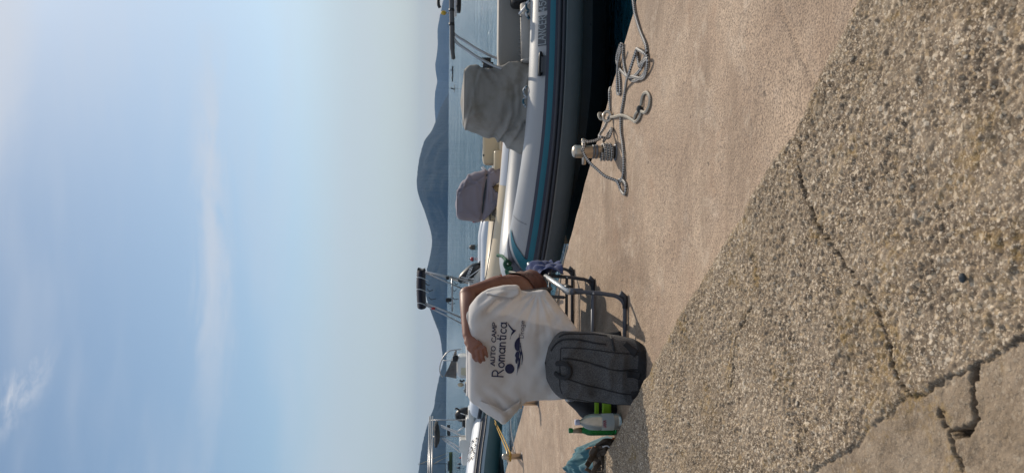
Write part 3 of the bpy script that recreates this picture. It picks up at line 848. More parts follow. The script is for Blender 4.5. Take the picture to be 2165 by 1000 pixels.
# turned-up stripes at the bow
def curve_band(b, name, m, pts, half, off):
    mb = MB(); fn = lambda x, y: b.pt(x, y * 100, off)
    ribbon(mb, [tuple(q) for q in spl(pts, 8)], half, fn, step=.025)
    return mb.build(name, m, b.root)
dd_ = lambda y, p: b1.find(y, p)
curve_band(b1, 'teal_stripe', M['teal'], [(dd_(487, 15), .10), (dd_(503, 25), .20), (dd_(522, 35), .34), (dd_(540, 48), .50), (dd_(556, 60), .66), (dd_(552, 72), .75)], lambda t: .012 + .040 * math.sin(min(1, t * 1.25) * 1.57), .0075)
curve_band(b1, 'navy_stripe', M['navy'], [(dd_(497, 2), -.04), (dd_(520, 14), .08), (dd_(545, 30), .26), (dd_(566, 45), .46), (dd_(580, 58), .62), (dd_(578, 68), .70)], lambda t: .016 + .042 * math.sin(t * 1.57), .005)
b1.band('seam', M['label_grey'], b1.find(593, 60), b1.find(593, 60) + .012, -60, 84, .003, K=2, n=16)
b1.band('seam', M['label_grey'], b1.find(470, 40), b1.find(470, 40) + .003, 5, 55, .003, K=2, n=12)
# name panels
p1 = b1.band('name_panel', M['label_grey'], b1.find(97, 50), b1.find(33, 50), 41, 62, .004, K=16)
text_on_tube(b1, 'LANCER', b1.find(95, 50), b1.find(35, 50), 43, 59.5, .075, M['letter_grey'], p1, .006, .12)
p2 = b1.band('name_panel', M['label_grey'], b1.find(26, 50), b1.find(-8, 50), 40, 62, .004, K=16)
text_on_tube(b1, '450', b1.find(24, 50), b1.find(-7, 50), 43, 59, .075, M['letter_grey'], p2, .006, .1)
hp = b1.band('handle_patch', M['label_grey'], b1.find(162, 50), b1.find(118, 50), 43, 63, .004, K=10)
da, db = b1.find(156, 52), b1.find(120, 52)
pipe(hp, 'handle', [b1.pt(da, 53, .004), b1.pt(da + .02, 53, .035), b1.pt((da + db) / 2, 53, .04), b1.pt(db - .02, 53, .035), b1.pt(db, 53, .004)], .012, M['black'])
for ya, yb in ((182, 225), (2, 38)):
    da, db = b1.find(yb, 5), b1.find(ya, 5)
    mb = MB(); mb.tube(spl([b1.pt(da + (db - da) * t, -4 + 6 * math.sin(t * 9), .012 + .028 * abs(math.sin(t * 6.28))) for t in np.linspace(0, 1, 9)], 5), .010, 7)
    mb.build('grab_line', mat('grab_line', (.02, .09, .13), .6, col2=(.5, .52, .55), c2s=16, c2lo=.5, c2hi=.52), b1.root)
b1.hull(M['hull_grey'], .80, -.08, .60, 4.12, M['carpet'], bow=.3)
# seat with backrest and bolster
seat = MB(); seat.rbox(b1.W(1.83, .05, .29), (1.05, .20, .44), e=.22, nu=32, nv=14)
so = seat.build('seat_back', M['seat'], b1.root)
rb = MB()
for i in range(22):
    x = 4.05 - (1.39 + .04 * i)
    rb.tube([(x, 7.72 - .05 - .100, .13), (x, 7.72 - .05 - .102, .30)], .007, 5)
rb.build('rib', M['seat'], so)
st_ = MB(); st_.tube([b1.W(1.80, .38, .235), b1.W(2.34, .38, .215)], [.075, .082], 20); st_.ball(b1.W(1.80, .38, .235), (.03, .075, .075)); st_.ball(b1.W(2.34, .38, .215), (.03, .085, .085))
st_.build('bolster', M['seat_pale'], b1.root)
cush = MB(); cush.rbox(b1.W(1.85, -.28, .15), (1.1, .5, .12), e=.3); cush.rbox(b1.W(1.85, -.25, .0), (1.0, .46, .24), e=.2)
cush.build('seat', M['seat'], b1.root)
# console under the cover and steering wheel
cn = MB(); cn.rbox(b1.W(2.78, .08, .24), (.46, .30, .70), e=.25); cn.build('console', M['white_gel'], b1.root)
# folded sun awning: two bowed legs and a rolled top
awo = None
for Yd in (7.22, 8.22):
    aw = MB()
    k = 0 if Yd < 8 else 1
    pts = [P(1062, 146 - 18 * k, Yd), P(1040, 138 - 18 * k, Yd), P(1010, 122 - 17 * k, Yd), P(985, 105 - 16 * k, Yd), P(967, 92 - 14 * k, Yd), P(958, 78 - 10 * k, Yd), P(955, 55 - 6 * k, Yd), P(954, 20, Yd), P(953, -60, Yd)]
    aw.tube(spl(pts, 6), .0145, 9)
    aq = aw.build('awning_bow', M['alu'], b1.root); awo = awo or aq
for Yd, q in ((7.22, 1), (8.22, .9)):
    rl = MB()
    pts = [P(959, 127, Yd), P(957, 112, Yd), P(956, 95, Yd), P(956, 60, Yd), P(955, 20, Yd), P(954, -70, Yd)]
    rl.tube(spl(pts, 6), [.004] + [.020 * q] * 8 + [.024 * q] * 22, 10)
    rl.build('rolled_canopy', mat('grey_canopy', (.10, .10, .105), .8, var=.15, bump=.4, bs=40), awo)
for yy in (22, 52):
    s_ = MB(); c = P(955, yy, 7.22); s_.tube([c + Vector((-.012, 0, 0)), c + Vector((.012, 0, 0))], .027, 10); s_.build('strap', M['black'], awo)
pl = MB(); pl.box(P(963, -6, 7.7), (.26, .5, .03)); pl.build('canopy_bow', M['white_pl'], awo)
pl = MB(); pl.rbox(P(970, -8, 7.6), (.34, .1, .05), e=.4); pl.build('fender_roll', M['black'], awo)
pipe(awo, 'light_stem', [P(951, 29, 7.7), P(943, 28, 7.7)], .006, M['alu'], smooth_n=0)
lm_ = MB(); lm_.lathe([(.0, 0), (.022, .005), (.022, .035), (.012, .05), (0, .052)], P(943, 28, 7.7), 12); lm_.build('lamp', M['yellow_pl'], awo)
pipe(awo, 'wheel_rim', [P(930, 17, 7.6), P(927, 8, 7.6), P(927, -20, 7.6)], .016, M['black'])
for q in (P(1032, 138, 7.25), P(1028, 128, 8.2)):
    mb = MB(); mb.box(q, (.05, .04, .10)); mb.build('hinge_bracket', M['black'], awo)
# lines and dark things in the cockpit behind the seat
tk = MB(); tk.rbox(P(1100, -2, 7.55), (.20, .4, .20), e=.4); tk.build('fuel_tank', M['black'], b1.root)
pipe(b1.root, 'bolster_strap', [P(1098, 30, 7.28), P(1108, 18, 7.2), P(1117, 6, 7.05)], .012, M['white_pl'])
st = MB(); st.tube([P(1098, 36, 7.33), P(1118, 34, 7.25), P(1121, 40, 7.2)], .006, 6); st.build('piping', M['charcoal'], b1.root)

# the cover thrown over its console
def cover(name, m, outline, Yc, hy, label, folds, seed, top_lumps=.02, hem=None):
    """draped cloth; outline rows: (x pixel, y left edge (bigger), y right edge) from the top down"""
    rows = spl(outline, 6); n = len(rows); mb = MB()
    def fn(u, v):
        k = min(n - 1, int(round(v * (n - 1)))); x, yl, yr = rows[k]
        a = u * 2 * math.pi
        A = P(x, yl, Yc); Bq = P(x, yr, Yc); c = (A + Bq) / 2; hx = (Bq - A).length / 2
        sg = lambda q, p: math.copysign(abs(q) ** p, q)
        e = .42
        q = Vector((c.x + hx * sg(math.cos(a), e), Yc + hy * (1 + .25 * v) * sg(math.sin(a), e), c.z))
        dv = folds(q, u, v)
        q += Vector((q.x - c.x, q.y - Yc, 0)).normalized() * dv
        if hem:
            rel = q - CAM; yy = 500 - FPX * rel.dot(RIGHT) / rel.dot(FWD); lim = P(np.interp(yy, *hem), yy, Yc).z
            if q.z < lim: q.z = lim + (q.z - lim) * .04
        return q
    mb.grid(fn, 96, n - 1, wrapu=True)
    top = [fn(i / 96, 0) for i in range(96)]; c = sum(top, Vector()) / 96
    for rr in range(1, 7):
        pass
    vs = []; 
    for rr in range(0, 9):
        t = rr / 8
        for i in range(96):
            q = top[i].lerp(c, t); q = q + Vector((0, 0, top_lumps * math.sin(t * 1.57) * (1 + 1.2 * mnoise.noise(q * 5 + Vector((seed, 0, 0)))))); vs.append(q)
    fs = [(r_ * 96 + i, r_ * 96 + (i + 1) % 96, (r_ + 1) * 96 + (i + 1) % 96, (r_ + 1) * 96 + i) for r_ in range(8) for i in range(96)]
    mb.add(vs, fs)
    o = mb.build(name, m)
    for vv, rr in ((.10, .005), (.93, .006)):
        if vv > .5 and hem: continue
        sm_ = MB(); sm_.tube([fn(i / 96, vv) + (fn(i / 96, vv) - Vector((c.x, Yc, fn(i / 96, vv).z))).normalized() * .002 for i in range(96)], rr, 5, closed=True); sm_.build('stitched_hem', m, o)
    return tag(o, label, 'cover', 'cloth covers over boat consoles')
def crease(d, w_up, w_dn, h):
    """a fold: a sharp lit ridge with a soft valley beside it"""
    return h * (math.exp(-(d / w_up) ** 2) - .8 * math.exp(-((d - w_up * 1.5) / w_dn) ** 2))
def folds1(q, u, v):
    n = mnoise.noise(Vector((q.x * 2.2, q.z * 3.0, 3))) * .05
    w1 = .05 * mnoise.noise(Vector((q.x * 4, q.z * 4, 9)))
    n += .016 * (1 - abs(mnoise.noise(Vector((q.x * 5 + q.z * 6, q.z * 2.5 - q.x * 3, 8))))) ** 4 + .009 * (1 - abs(mnoise.noise(Vector((q.x * 9 - q.z * 6, q.z * 8, 2))))) ** 3
    n += crease((q.x - .9) * .45 + (q.z - .52) + w1, .022, .05, .036)
    n += crease((q.x - 1.45) * -.8 + (q.z - .46) + w1, .02, .045, .030)
    n += crease((q.x - 1.15) * .9 + (q.z - .22) + w1, .025, .05, .034)
    n += crease((q.x - 1.05) * 1.6 + (q.z - .30) - w1, .02, .04, .026)
    n += crease((q.x - 1.55) * .3 + (q.z - .70) + w1 * .5, .012, .03, .022)
    return n * (.25 + .75 * min(1, v * 3))
cover('boat_cover', M['cover_grey'], [(980, 250, 165), (981, 262, 155), (986, 267, 151), (1000, 273, 149), (1020, 280, 150), (1045, 288, 146), (1065, 298, 142), (1085, 311, 139), (1105, 317, 137), (1124, 318, 137)], 7.62, .30,
      'grey canvas cover draped over the console of the teal striped boat', folds1, 1)

# ---------------------------------------------------------------- cream inflatable behind
b2 = Boat('cream inflatable boat behind the grey one with an orange triangle on its bow', (4.35, 10.55, 0), (-1, 0, 0),
          [(-.25, .9, .02), (1.5, .92, .03), (2.6, .92, .04), (3.5, .88, .09), (4.1, .78, .14), (4.6, .58, .19), (4.9, .3, .22), (5.0, 0, .225)], .235)
b2.tube(M['cream'])
b2.band('pale_patch', M['pale_patch'], b2.find(392, 20), b2.find(300, 20), 12, 48, .004)
b2.strake(M['strake'], (92,), (.022,), .004)
mb = MB(); fn = lambda x, y: b2.pt(x, y, .006); da = b2.find(592, 45); db = b2.find(570, 45)
fillpoly(mb, [(da, 42), (da, 74), (db, 78)], lambda x, y: b2.pt(x, y, .006), .05) if False else ribbon(mb, [(da, 62), (db, 70)], lambda t: 14 * (1 - t) + .2, lambda x, y: b2.pt(x, y, .006), step=.02)
mb = MB(); K = 10
mb.grid(lambda u, v: b2.pt(da + (db - da) * u, 30 + 48 * u * .9 + (48 * (1 - u) * .95) * v + 2, .006), K, 4); mb.build('bow_triangle', M['orange'], b2.root)
b2.hull(M['cream_gel'], .7, -.04, .45, 4.7, M['cream_gel'])
cn = MB(); cn.rbox(P(1040, 430, 10.5) + Vector((0, 0, -.05)), (.50, .5, .62), e=.2)
con2 = cn.build('console', M['cream_gel'], b2.root)
# dolphin outline painted on the console
mb = MB(); Yd = 10.238
fillpoly(mb, [(1039, 452), (1043, 446), (1048, 441), (1052, 440), (1047, 445), (1046, 449), (1050, 452), (1046, 453), (1048, 461), (1043, 456), (1040, 456)], lambda x, y: P(x, y, Yd), 4)
mb.build('painted_dolphin', mat('faded_grey_paint', (.16, .15, .14), .6), con2, smooth=False)
pipe(con2, 'door_line', [P(1036, 436, 10.24), P(1036, 466, 10.24), P(1058, 467, 10.24)], .008, M['charcoal'], smooth_n=0)
# cream seats aft of the console
for nm, px, py, sz, mm in (('seat_back', 1048, 300, (.66, .16, .36), 'cream_gel'), ('seat', 1066, 308, (.8, .45, .16), 'cream'), ('seat', 1057, 345, (.32, .5, .2), 'cream_gel')):
    c = MB(); c.rbox(P(px, py, 10.45), sz, e=.25); c.build(nm, M[mm], b2.root)
pipe(b2.root, 'grab_rail', [P(1035, 262, 10.4), P(1023, 265, 10.4), P(1022, 285, 10.4), P(1022, 325, 10.4), P(1024, 337, 10.4), P(1035, 339, 10.4)], .010, M['alu_dull'])
mb = MB(); mb.rbox(P(1026, 329, 10.4), (.05, .05, .07), e=.5); mb.build('knob', M['black'], b2.root)
pipe(b2.root, 'rod_holder', [P(1032, 367, 10.4), P(1019, 353, 10.4)], .020, M['white_pl'], smooth_n=0)
mb = MB(); mb.ball(P(1006, 369, 10.4), (.035, .05, .04)); mb.build('headlight', M['white_pl'], b2.root)
mb = MB(); mb.tube(spl([P(1062, 335, 10.2), P(1064, 300, 10.2), P(1060, 285, 10.2)], 5), .012, 7); mb.build('hose', M['red'], b2.root)
pipe(b2.root, 'bow_line', [P(1062, 478, 10.4), P(1055, 484, 10.4), P(1050, 500, 10.9), P(1030, 522, 12)], .008, M['cord_dark'])
pipe(b2.root, 'life_line', [b2.pt(b2.find(y, 0), -8 + 5 * math.sin(y * .09), .012) for y in range(600, 460, -12)], .007, M['label_grey'])
def folds2(q, u, v):
    w1 = .05 * mnoise.noise(Vector((q.x * 5, q.z * 5, 19)))
    n = mnoise.noise(Vector((q.x * 3, q.z * 3.5, 5))) * .03 + .022 * (1 - abs(mnoise.noise(Vector((q.x * 7 - q.z * 3, q.z * 5, 2))))) ** 3
    n += crease((q.x - .62) * .5 + (q.z - .80) + w1, .015, .04, .026)
    n += crease((q.x - .66) * 1.6 + (q.z - .72) + w1, .018, .035, .026)
    n += crease((q.x - .75) * 2.2 + (q.z - .60) + w1, .018, .035, .022)
    n += crease((q.x - .50) * -1.1 + (q.z - .40) + w1, .018, .04, .024)
    z0 = .50 - .10 * (q.x - .5); n -= .032 * math.exp(-((q.z - z0) / .022) ** 2)      # cinched by a cord
    return n
cv2 = cover('boat_cover', M['cover_lilac'], [(965, 445, 418), (966, 455, 405), (970, 460, 396), (980, 463, 382), (995, 465, 373), (1010, 467, 368), (1024, 468, 362), (1031, 466, 360), (1040, 458, 358), (1052, 447, 358), (1060, 436, 358)], 10.5, .30,
      'lilac grey cover tied with a cord over the console of the cream boat', folds2, 4, .012, hem=([355, 385, 392, 404, 412, 430, 450, 468], [1062, 1062, 1036, 1036, 1058, 1050, 1036, 1020]))
mb = MB(); ring = []
for i in range(40):
    a = 2 * math.pi * i / 40; c = P(1017, 414, 10.5); hx = .33
    sg = lambda q, p: math.copysign(abs(q) ** p, q)
    x = c.x + hx * sg(math.cos(a), .42); ring.append((x, 10.5 + .335 * sg(math.sin(a), .42), .51 - .12 * (x - .5)))
mb.tube(ring, .009, 6, closed=True); mb.build('tie', M['cord_dark'], cv2)

# ---------------------------------------------------------------- white inflatable with an outboard and an awning, farther out
b3 = Boat('white inflatable boat with navy stripe, tilted black outboard and rolled navy awning', (.1, 17.2, -.02), (-1, 0, 0),
          [(-.35, .72, .09), (.4, .74, .08), (1.6, .75, .09), (2.6, .72, .13), (3.4, .58, .2), (3.9, .3, .26), (4.0, 0, .27)], .205)
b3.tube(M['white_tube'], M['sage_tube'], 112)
b3.band('navy_stripe', M['navy'], .02, b3.cum[-1] - .02, 78, 98, .004, K=110)
b3.strake(M['strake'], (86, 96), (.018, .018), .004, d0=.05)
b3.hull(M['white_gel'], .56, .02, .45, 3.75, M['white_gel'])
b3.band('handle_patch', M['label_grey'], b3.find(562, 60), b3.find(548, 60), 55, 72, .005, K=5)
text_on_tube(b3, 'ly', b3.find(589, 60), b3.find(579, 60), 52, 68, .09, M['navy'], b3.root, .006, .08)
# outboard, tilted up
def outboard(root, c, ax, side, ln, rad, words=None, name='outboard'):
    """engine hood along ax from c, its leg the other way"""
    ax = Vector(ax).normalized()
    mb = MB(); n = 14
    pr = [.30, .72, .94, 1.0, 1.0, .97, .9, .72, .35]
    mb.tube([Vector(c) + ax * (ln * (i / 8 - .5)) for i in range(9)], [(rad * k, rad * k * .82) for k in pr], 16, ref=side)
    o = mb.build(name, M['black'], root)
    lg = MB(); q = Vector(c) - ax * ln * .5
    lg.tube([q, q - ax * ln * .5, q - ax * ln * 1.1], [(rad * .55, rad * .4), (rad * .4, rad * .22), (rad * .3, rad * .18)], 10, ref=side)
    lg.build('leg', M['charcoal'], o)
    return o
ob = outboard(b3.root, P(993, 577, 16.9), (P(970, 596, 16.9) - P(1018, 556, 16.9)), (0, 1, 0), .62, .165)
st_w, Lw = lay('Johnson', .05); mb = MB()
A0, A1 = P(986, 596, 16.72), P(1000, 563, 16.72); ev = (A1 - A0); un = Vector((-.3, 0, 1)).normalized()
for p in st_w: ribbon(mb, p, .09, lambda x, y: A0 + ev * (x / Lw) + Vector((0, -.012, 0)) + un * (.10 * y))
mb.build('lettering', M['white_pl'], ob, smooth=False)
for a_, c_ in (((985, 590), (1018, 566)), ((975, 586), (1012, 592))):
    pipe(ob, 'lashing', [P(a_[0], a_[1], 16.715), P((a_[0] + c_[0]) / 2, (a_[1] + c_[1]) / 2, 16.70), P(c_[0], c_[1], 16.715)], .010, M['white_pl'])
for nm, px, py, sz in (('seat', 1008, 583, (.34, .8, .18)), ('engine_well', 1003, 603, (.3, .8, .26)), ('seat_back', 1002, 640, (.36, .8, .34))):
    c = MB(); c.rbox(P(px, py, 17.2), sz, e=.25); c.build(nm, M['white_gel'], b3.root)
# awning: rolled navy canopy on aluminium legs
class PF:
    def __init__(s): s.l = []
    def tube(s, p, r, n=8): s.l.append((p, r, n))
    def build(s, name, m, root):
        first = None
        for p, r, n in s.l:
            q = MB(); q.tube(p, r, n); o = q.build(name, m, root); first = first or o
        return first
fr = PF()
for Yd in (16.6, 17.8):
    k = 0 if Yd < 17 else 1
    fr.tube([P(899, 575, Yd), P(940, 583 + 3 * k, Yd), P(1000, 596 + 6 * k, Yd)], .021, 8)
    fr.tube([P(899, 577, Yd), P(1005, 622, Yd)], .017, 8)
    fr.tube([P(899, 641, Yd), P(1005, 683, Yd)], .021, 8)
    fr.tube([P(899, 645, Yd), P(1008, 700, Yd)], .017, 8)
    fr.tube([P(956, 584, Yd), P(956, 657, Yd)], .019, 8)
fr.tube([P(956, 584, 16.6), P(956, 584, 17.8)], .019, 8); fr.tube([P(956, 657, 16.6), P(956, 657, 17.8)], .019, 8)
fro = fr.build('awning_pole', M['alu'], b3.root)
can = MB(); can.tube(spl([P(891, 571, 17.2), P(891, 574, 17.2), P(890, 600, 17.2), P(891, 630, 17.2), P(892, 646, 17.2), P(892, 649, 17.2)], 5), [(.08, .5)] + [(.098, .62)] * 4 + [(.102, .64)] * 17 + [(.098, .62)] * 3 + [(.07, .5)], 14, ref=(0, 0, 1))
cao = can.build('rolled_canopy', M['navy_canvas'], fro)
for yy in (586, 611, 640): pipe(cao, 'tie', [P(881, yy, 16.56), P(890, yy + 1, 16.54), P(900, yy + 5, 16.6), P(906, yy + 8, 16.6)], .008, M['white_pl'])
for i, (xa, ya) in enumerate(((905, 600), (908, 612), (912, 630), (960, 612), (962, 630), (952, 640), (965, 598))):
    pipe(fro, 'dangling_strap', [P(xa - 6, ya - 2, 16.6), P(xa, ya + 3, 16.6), P(xa + 4 + i % 3 * 3, ya + 1, 16.6)], .008, M['charcoal'])
mb = MB(); mb.rbox(P(946, 588, 16.6), (.07, .07, .07)); mb.build('lamp', M['black'], fro); mb = MB(); mb.rbox(P(948, 634, 16.6), (.09, .07, .12)); mb.build('junction_box', M['black'], fro)
mb = MB(); mb.box(P(916, 652, 16.57), (.05, .03, .08)); mb.build('red_tag', M['red'], fro)
# steering console and windscreen
cs = MB(); cs.rbox(P(988, 772, 17.2) + Vector((0, 0, -.08)), (.52, .62, .66), e=.4); cso = cs.build('console', M['white_gel'], b3.root)
hb = MB(); hb.rbox(P(984, 785, 16.9), (.17, .03, .20), e=.25); hb.build('hatch', mat('cream_hatch', (.55, .50, .36), .4), cso)
ws = MB(); Yf, Yb = 16.95, 17.5
ws.grid(lambda u, v: (lambda a, bq: a.lerp(bq, v))(
    Vector(P(965, 800 - 62 * u, 17.2)) + Vector((0, .28 * math.cos(u * 3.14) * 0 - .28 * math.sin(u * 3.14), 0)),
    Vector(P(939 + 22 * u, 795 - 52 * u, 17.2)) + Vector((0, -.24 * math.sin(u * 3.14), 0))), 14, 4)
ws.build('windscreen', M['smoke_glass'], cso, solid=.01)
for k in (0, 1):
    Yd = 17.0 + .4 * k
    pipe(cso, 'handrail', [P(936, 797, Yd), P(931, 790, Yd), P(930, 775, Yd), P(936, 757, Yd), P(950, 742, Yd), P(975, 738, Yd)], .013, M['alu'])
pipe(cso, 'rail_post', [P(936, 762, 17.0), P(986, 762, 17.0)], .010, M['alu'], smooth_n=0)
mb = MB(); mb.rbox(P(963, 757, 17.0), (.14, .1, .13), e=.5); mb.build('compass', M['black'], cso)
mb = MB(); mb.tube(spl([P(972, 803, 17.0), P(976, 806, 17.0), P(982, 803, 17.0)], 5), .02, 8); mb.build('throttle', M['charcoal'], cso)
mb = MB(); mb.ball(P(974, 813, 17.0), (.05, .05, .07)); mb.build('seat_headrest', M['cream_gel'], cso)
mb = MB(); mb.rbox(P(992, 818, 17.0), (.2, .4, .2), e=.3); mb.ball(P(985, 826, 16.8), .05); mb.build('helm_seat', M['seat'], b3.root)

# ---------------------------------------------------------------- numbered inflatable at the left
F5 = Vector((-.4, -.917, 0)).normalized()
b5 = Boat('white and grey green inflatable boat numbered 404818 at the left', (-5.46, 19.75, 0), F5,
          [(-.2, .86, -.12), (.8, .88, -.01), (1.8, .88, .12), (2.8, .86, .23), (3.8, .82, .32), (4.6, .70, .39), (5.1, .4, .43), (5.25, 0, .44)], .37, ns=14)
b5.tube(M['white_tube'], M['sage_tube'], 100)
b5.band('navy_stripe', M['navy'], .2, b5.cum[-1] - .2, 63, 88, .004, K=120)
b5.strake(M['strake'], (72, 86), (.016, .018), .004)
b5.hull(mat('grey_green_gelcoat', (.10, .13, .125), .35, var=.15), .72, .02, .5, 4.95, M['white_gel'])
text_on_tube(b5, '404818', b5.find(971, 50), b5.find(926, 50), 22, 60, .060, mat('matt_black_lettering', (.006, .006, .008), .9, spec=.05), b5.root, .022, .30)
ob5 = outboard(b5.root, P(981, 876, 19.6), P(966, 880, 19.6) - P(994, 873, 19.6), (1, 0, 0), .46, .185)
mb = MB(); mb.tube([P(974, 873, 19.42), P(985, 877, 19.42)], .012, 6); mb.build('stripe', M['white_pl'], ob5)
pipe(ob5, 'tiller', [P(972, 868, 19.5), P(966, 863, 19.5), P(962, 864, 19.5)], .022, M['black'])
mb = MB(); mb.rbox(P(985, 893, 19.4), (.22, .25, .2), e=.4); mb.build('fuel_can', M['black'], b5.root)
for nm, px, py, sz in (('seat', 992, 908, (.7, .5, .2)), ('console', 985, 938, (.35, .5, .34)), ('seat', 988, 958, (.5, .5, .3)), ('seat', 996, 880, (.5, .5, .16))):
    c = MB(); c.rbox(P(px, py, 19.25), sz, e=.25); c.build(nm, M['white_gel'], b5.root)
fr = PF()
for yy, xt in ((888, 908), (923, 913)): fr.tube([P(xt, yy, 19.25), P(1000, yy - 2, 19.25)], .014, 7)
for x0, x1 in ((908, 904), (911, 907), (915, 912)): fr.tube([P(x0, 880, 19.25), P(x1, 1060, 16.0)], .016, 7)
fr5 = fr.build('awning_pole', M['alu'], b5.root)
for (a_, b_) in (((932, 899), (967, 912)), ((933, 902), (975, 920)), ((934, 926), (972, 955)), ((938, 925), (980, 951)), ((967, 912), (980, 902))):
    pipe(fr5, 'windscreen_bar', [P(a_[0], a_[1], 19.05), P(b_[0], b_[1], 19.05)], .018, M['white_pl'], smooth_n=0)
mb = MB(); mb.tube(spl([P(923, 894, 19.25), P(922, 900, 19.25), P(924, 918, 19.25), P(923, 932, 19.25), P(921, 941, 19.25)], 5), [(.02, .1)] + [(.05, .3)] * 5 + [(.075, .4)] * 10 + [(.05, .3)] * 4 + [(.02, .1)], 10, ref=(0, 0, 1)); mb.build('folded_canopy', M['charcoal'], fr5)
mb = MB(); mb.tube([P(948, 898, 19.1), P(949, 920, 19.1)], .04, 8); mb.build('fender', M['charcoal'], fr5)

# ================================================================== things on the pier
M['rope'] = None
def rope_mat(name, c1, c2, pitch, amount):
    m = bpy.data.materials.new(name); m.use_nodes = True
    t = NT(m.node_tree); b = m.node_tree.nodes['Principled BSDF']
    at = t.n('ShaderNodeAttribute', attribute_name='ruv')
    sx = t.n('ShaderNodeSeparateXYZ'); t.link(at.outputs['Vector'], sx.inputs[0])
    u = t.m('MULTIPLY', sx.outputs[0], 6.2832 / pitch); v = t.m('MULTIPLY', sx.outputs[1], 6.2832 * 2)
    w_ = t.m('MULTIPLY', t.m('SINE', t.m('ADD', u, v)), t.m('SINE', t.m('SUBTRACT', u, v)))
    f = t.ss(w_, amount - .12, amount + .12)
    c = t.mix(f, c1, c2)
    t.link(c, b.inputs['Base Color']); b.inputs['Roughness'].default_value = .85
    bp = t.n('ShaderNodeBump'); bp.inputs['Strength'].default_value = .7; bp.inputs['Distance'].default_value = .003
    t.link(w_, bp.inputs['Height']); t.link(bp.outputs[0], b.inputs['Normal'])
    return m
M['rope'] = rope_mat('flecked_rope', (.62, .58, .53), (.018, .018, .02), .026, .12)
M['rope_white'] = rope_mat('off_white_rope', (.55, .50, .42), (.25, .22, .17), .014, .3)
M['rope_yellow'] = rope_mat('yellow_rope', (.50, .30, .05), (.28, .16, .02), .03, .3)
M['rope_green'] = rope_mat('green_rope', (.03, .12, .07), (.01, .05, .03), .03, .2)

# ---- stainless mooring posts
def post(px, py, h, r):
    c = PZ(px, py, 0.0); c.z = 0
    e = empty('mooring_post', c, 'x', 'mooring post', 'stainless mooring posts along the pier edge')
    mb = MB(); mb.lathe([(r, -.03), (r, h - r * .55), (r * .93, h - r * .25), (r * .72, h - r * .06), (r * .4, h + .002), (0.001, h + .004)], c, 28); po = mb.build('post', M['steel'], e)
    mb = MB(); mb.lathe([(r * 1.02, -.02), (r * 1.35, .0), (r * 1.35, .006), (r * 1.04, .010)], c, 24); mb.build('base_ring', M['alu_dull'], e)
    mb = MB(); w_ = r * 2.0
    mb.tube([c + Vector((-w_, -.01, h * .74)), c + Vector((w_, .01, h * .74))], .012, 10); mb.build('cross_pin', M['steel'], e)
    return e, c
post1, pc1 = post(1302, 322, .262, .0385)
post1['label'] = 'stainless mooring post wound with black and white rope'
post2 = copy_thing(post1, PZ(1138, 849, 0), 'stainless mooring post half hidden behind the left sleeve of the hung shirt')
post3 = copy_thing(post1, PZ(1104, 964, 0), 'stainless mooring post with a thin yellow rope at the far left')
for q in (post2, post3): q.rotation_euler.z = R(35)
pc2 = Vector(post2.location); pc3 = Vector(post3.location)

# ---- flecked mooring rope: round the post and in a heap at the edge
def on(x, y, h=.0105): return PZ(x, y, h)
RR = .0086
def rope_thing(name, label, cat, runs, r, m, group=None, n=9):
    mb = MB()
    for pts, k in runs: mb.tube(spl(pts, k), r, n, rope=True)
    o = mb.build(name, m)
    return tag(o, label, cat, group)
cx, cy = pc1.x, pc1.y; pr = .0385 + RR
coil = []
for i in range(44):
    a = i / 44 * 2 * math.pi * 3.6 + 1.2; z = .022 + .0195 * (i / 44 * 3.6)
    coil.append((cx + pr * math.cos(a), cy + pr * math.sin(a), z))
hitch = [(cx + .075, cy - .02, .10), (cx + .062, cy - .035, .13), (cx + .055, cy - .04, .165), (cx + .05, cy - .045, .19), (cx + .058, cy - .02, .205), (cx + .062, cy - .0, .19), (cx + .056, cy - .03, .178)]
p_drop = [P(1232, 318, 4.40), P(1237, 330, 4.40), P(1248, 345, 4.38), P(1262, 358, 4.36), P(1280, 373, 4.33)]
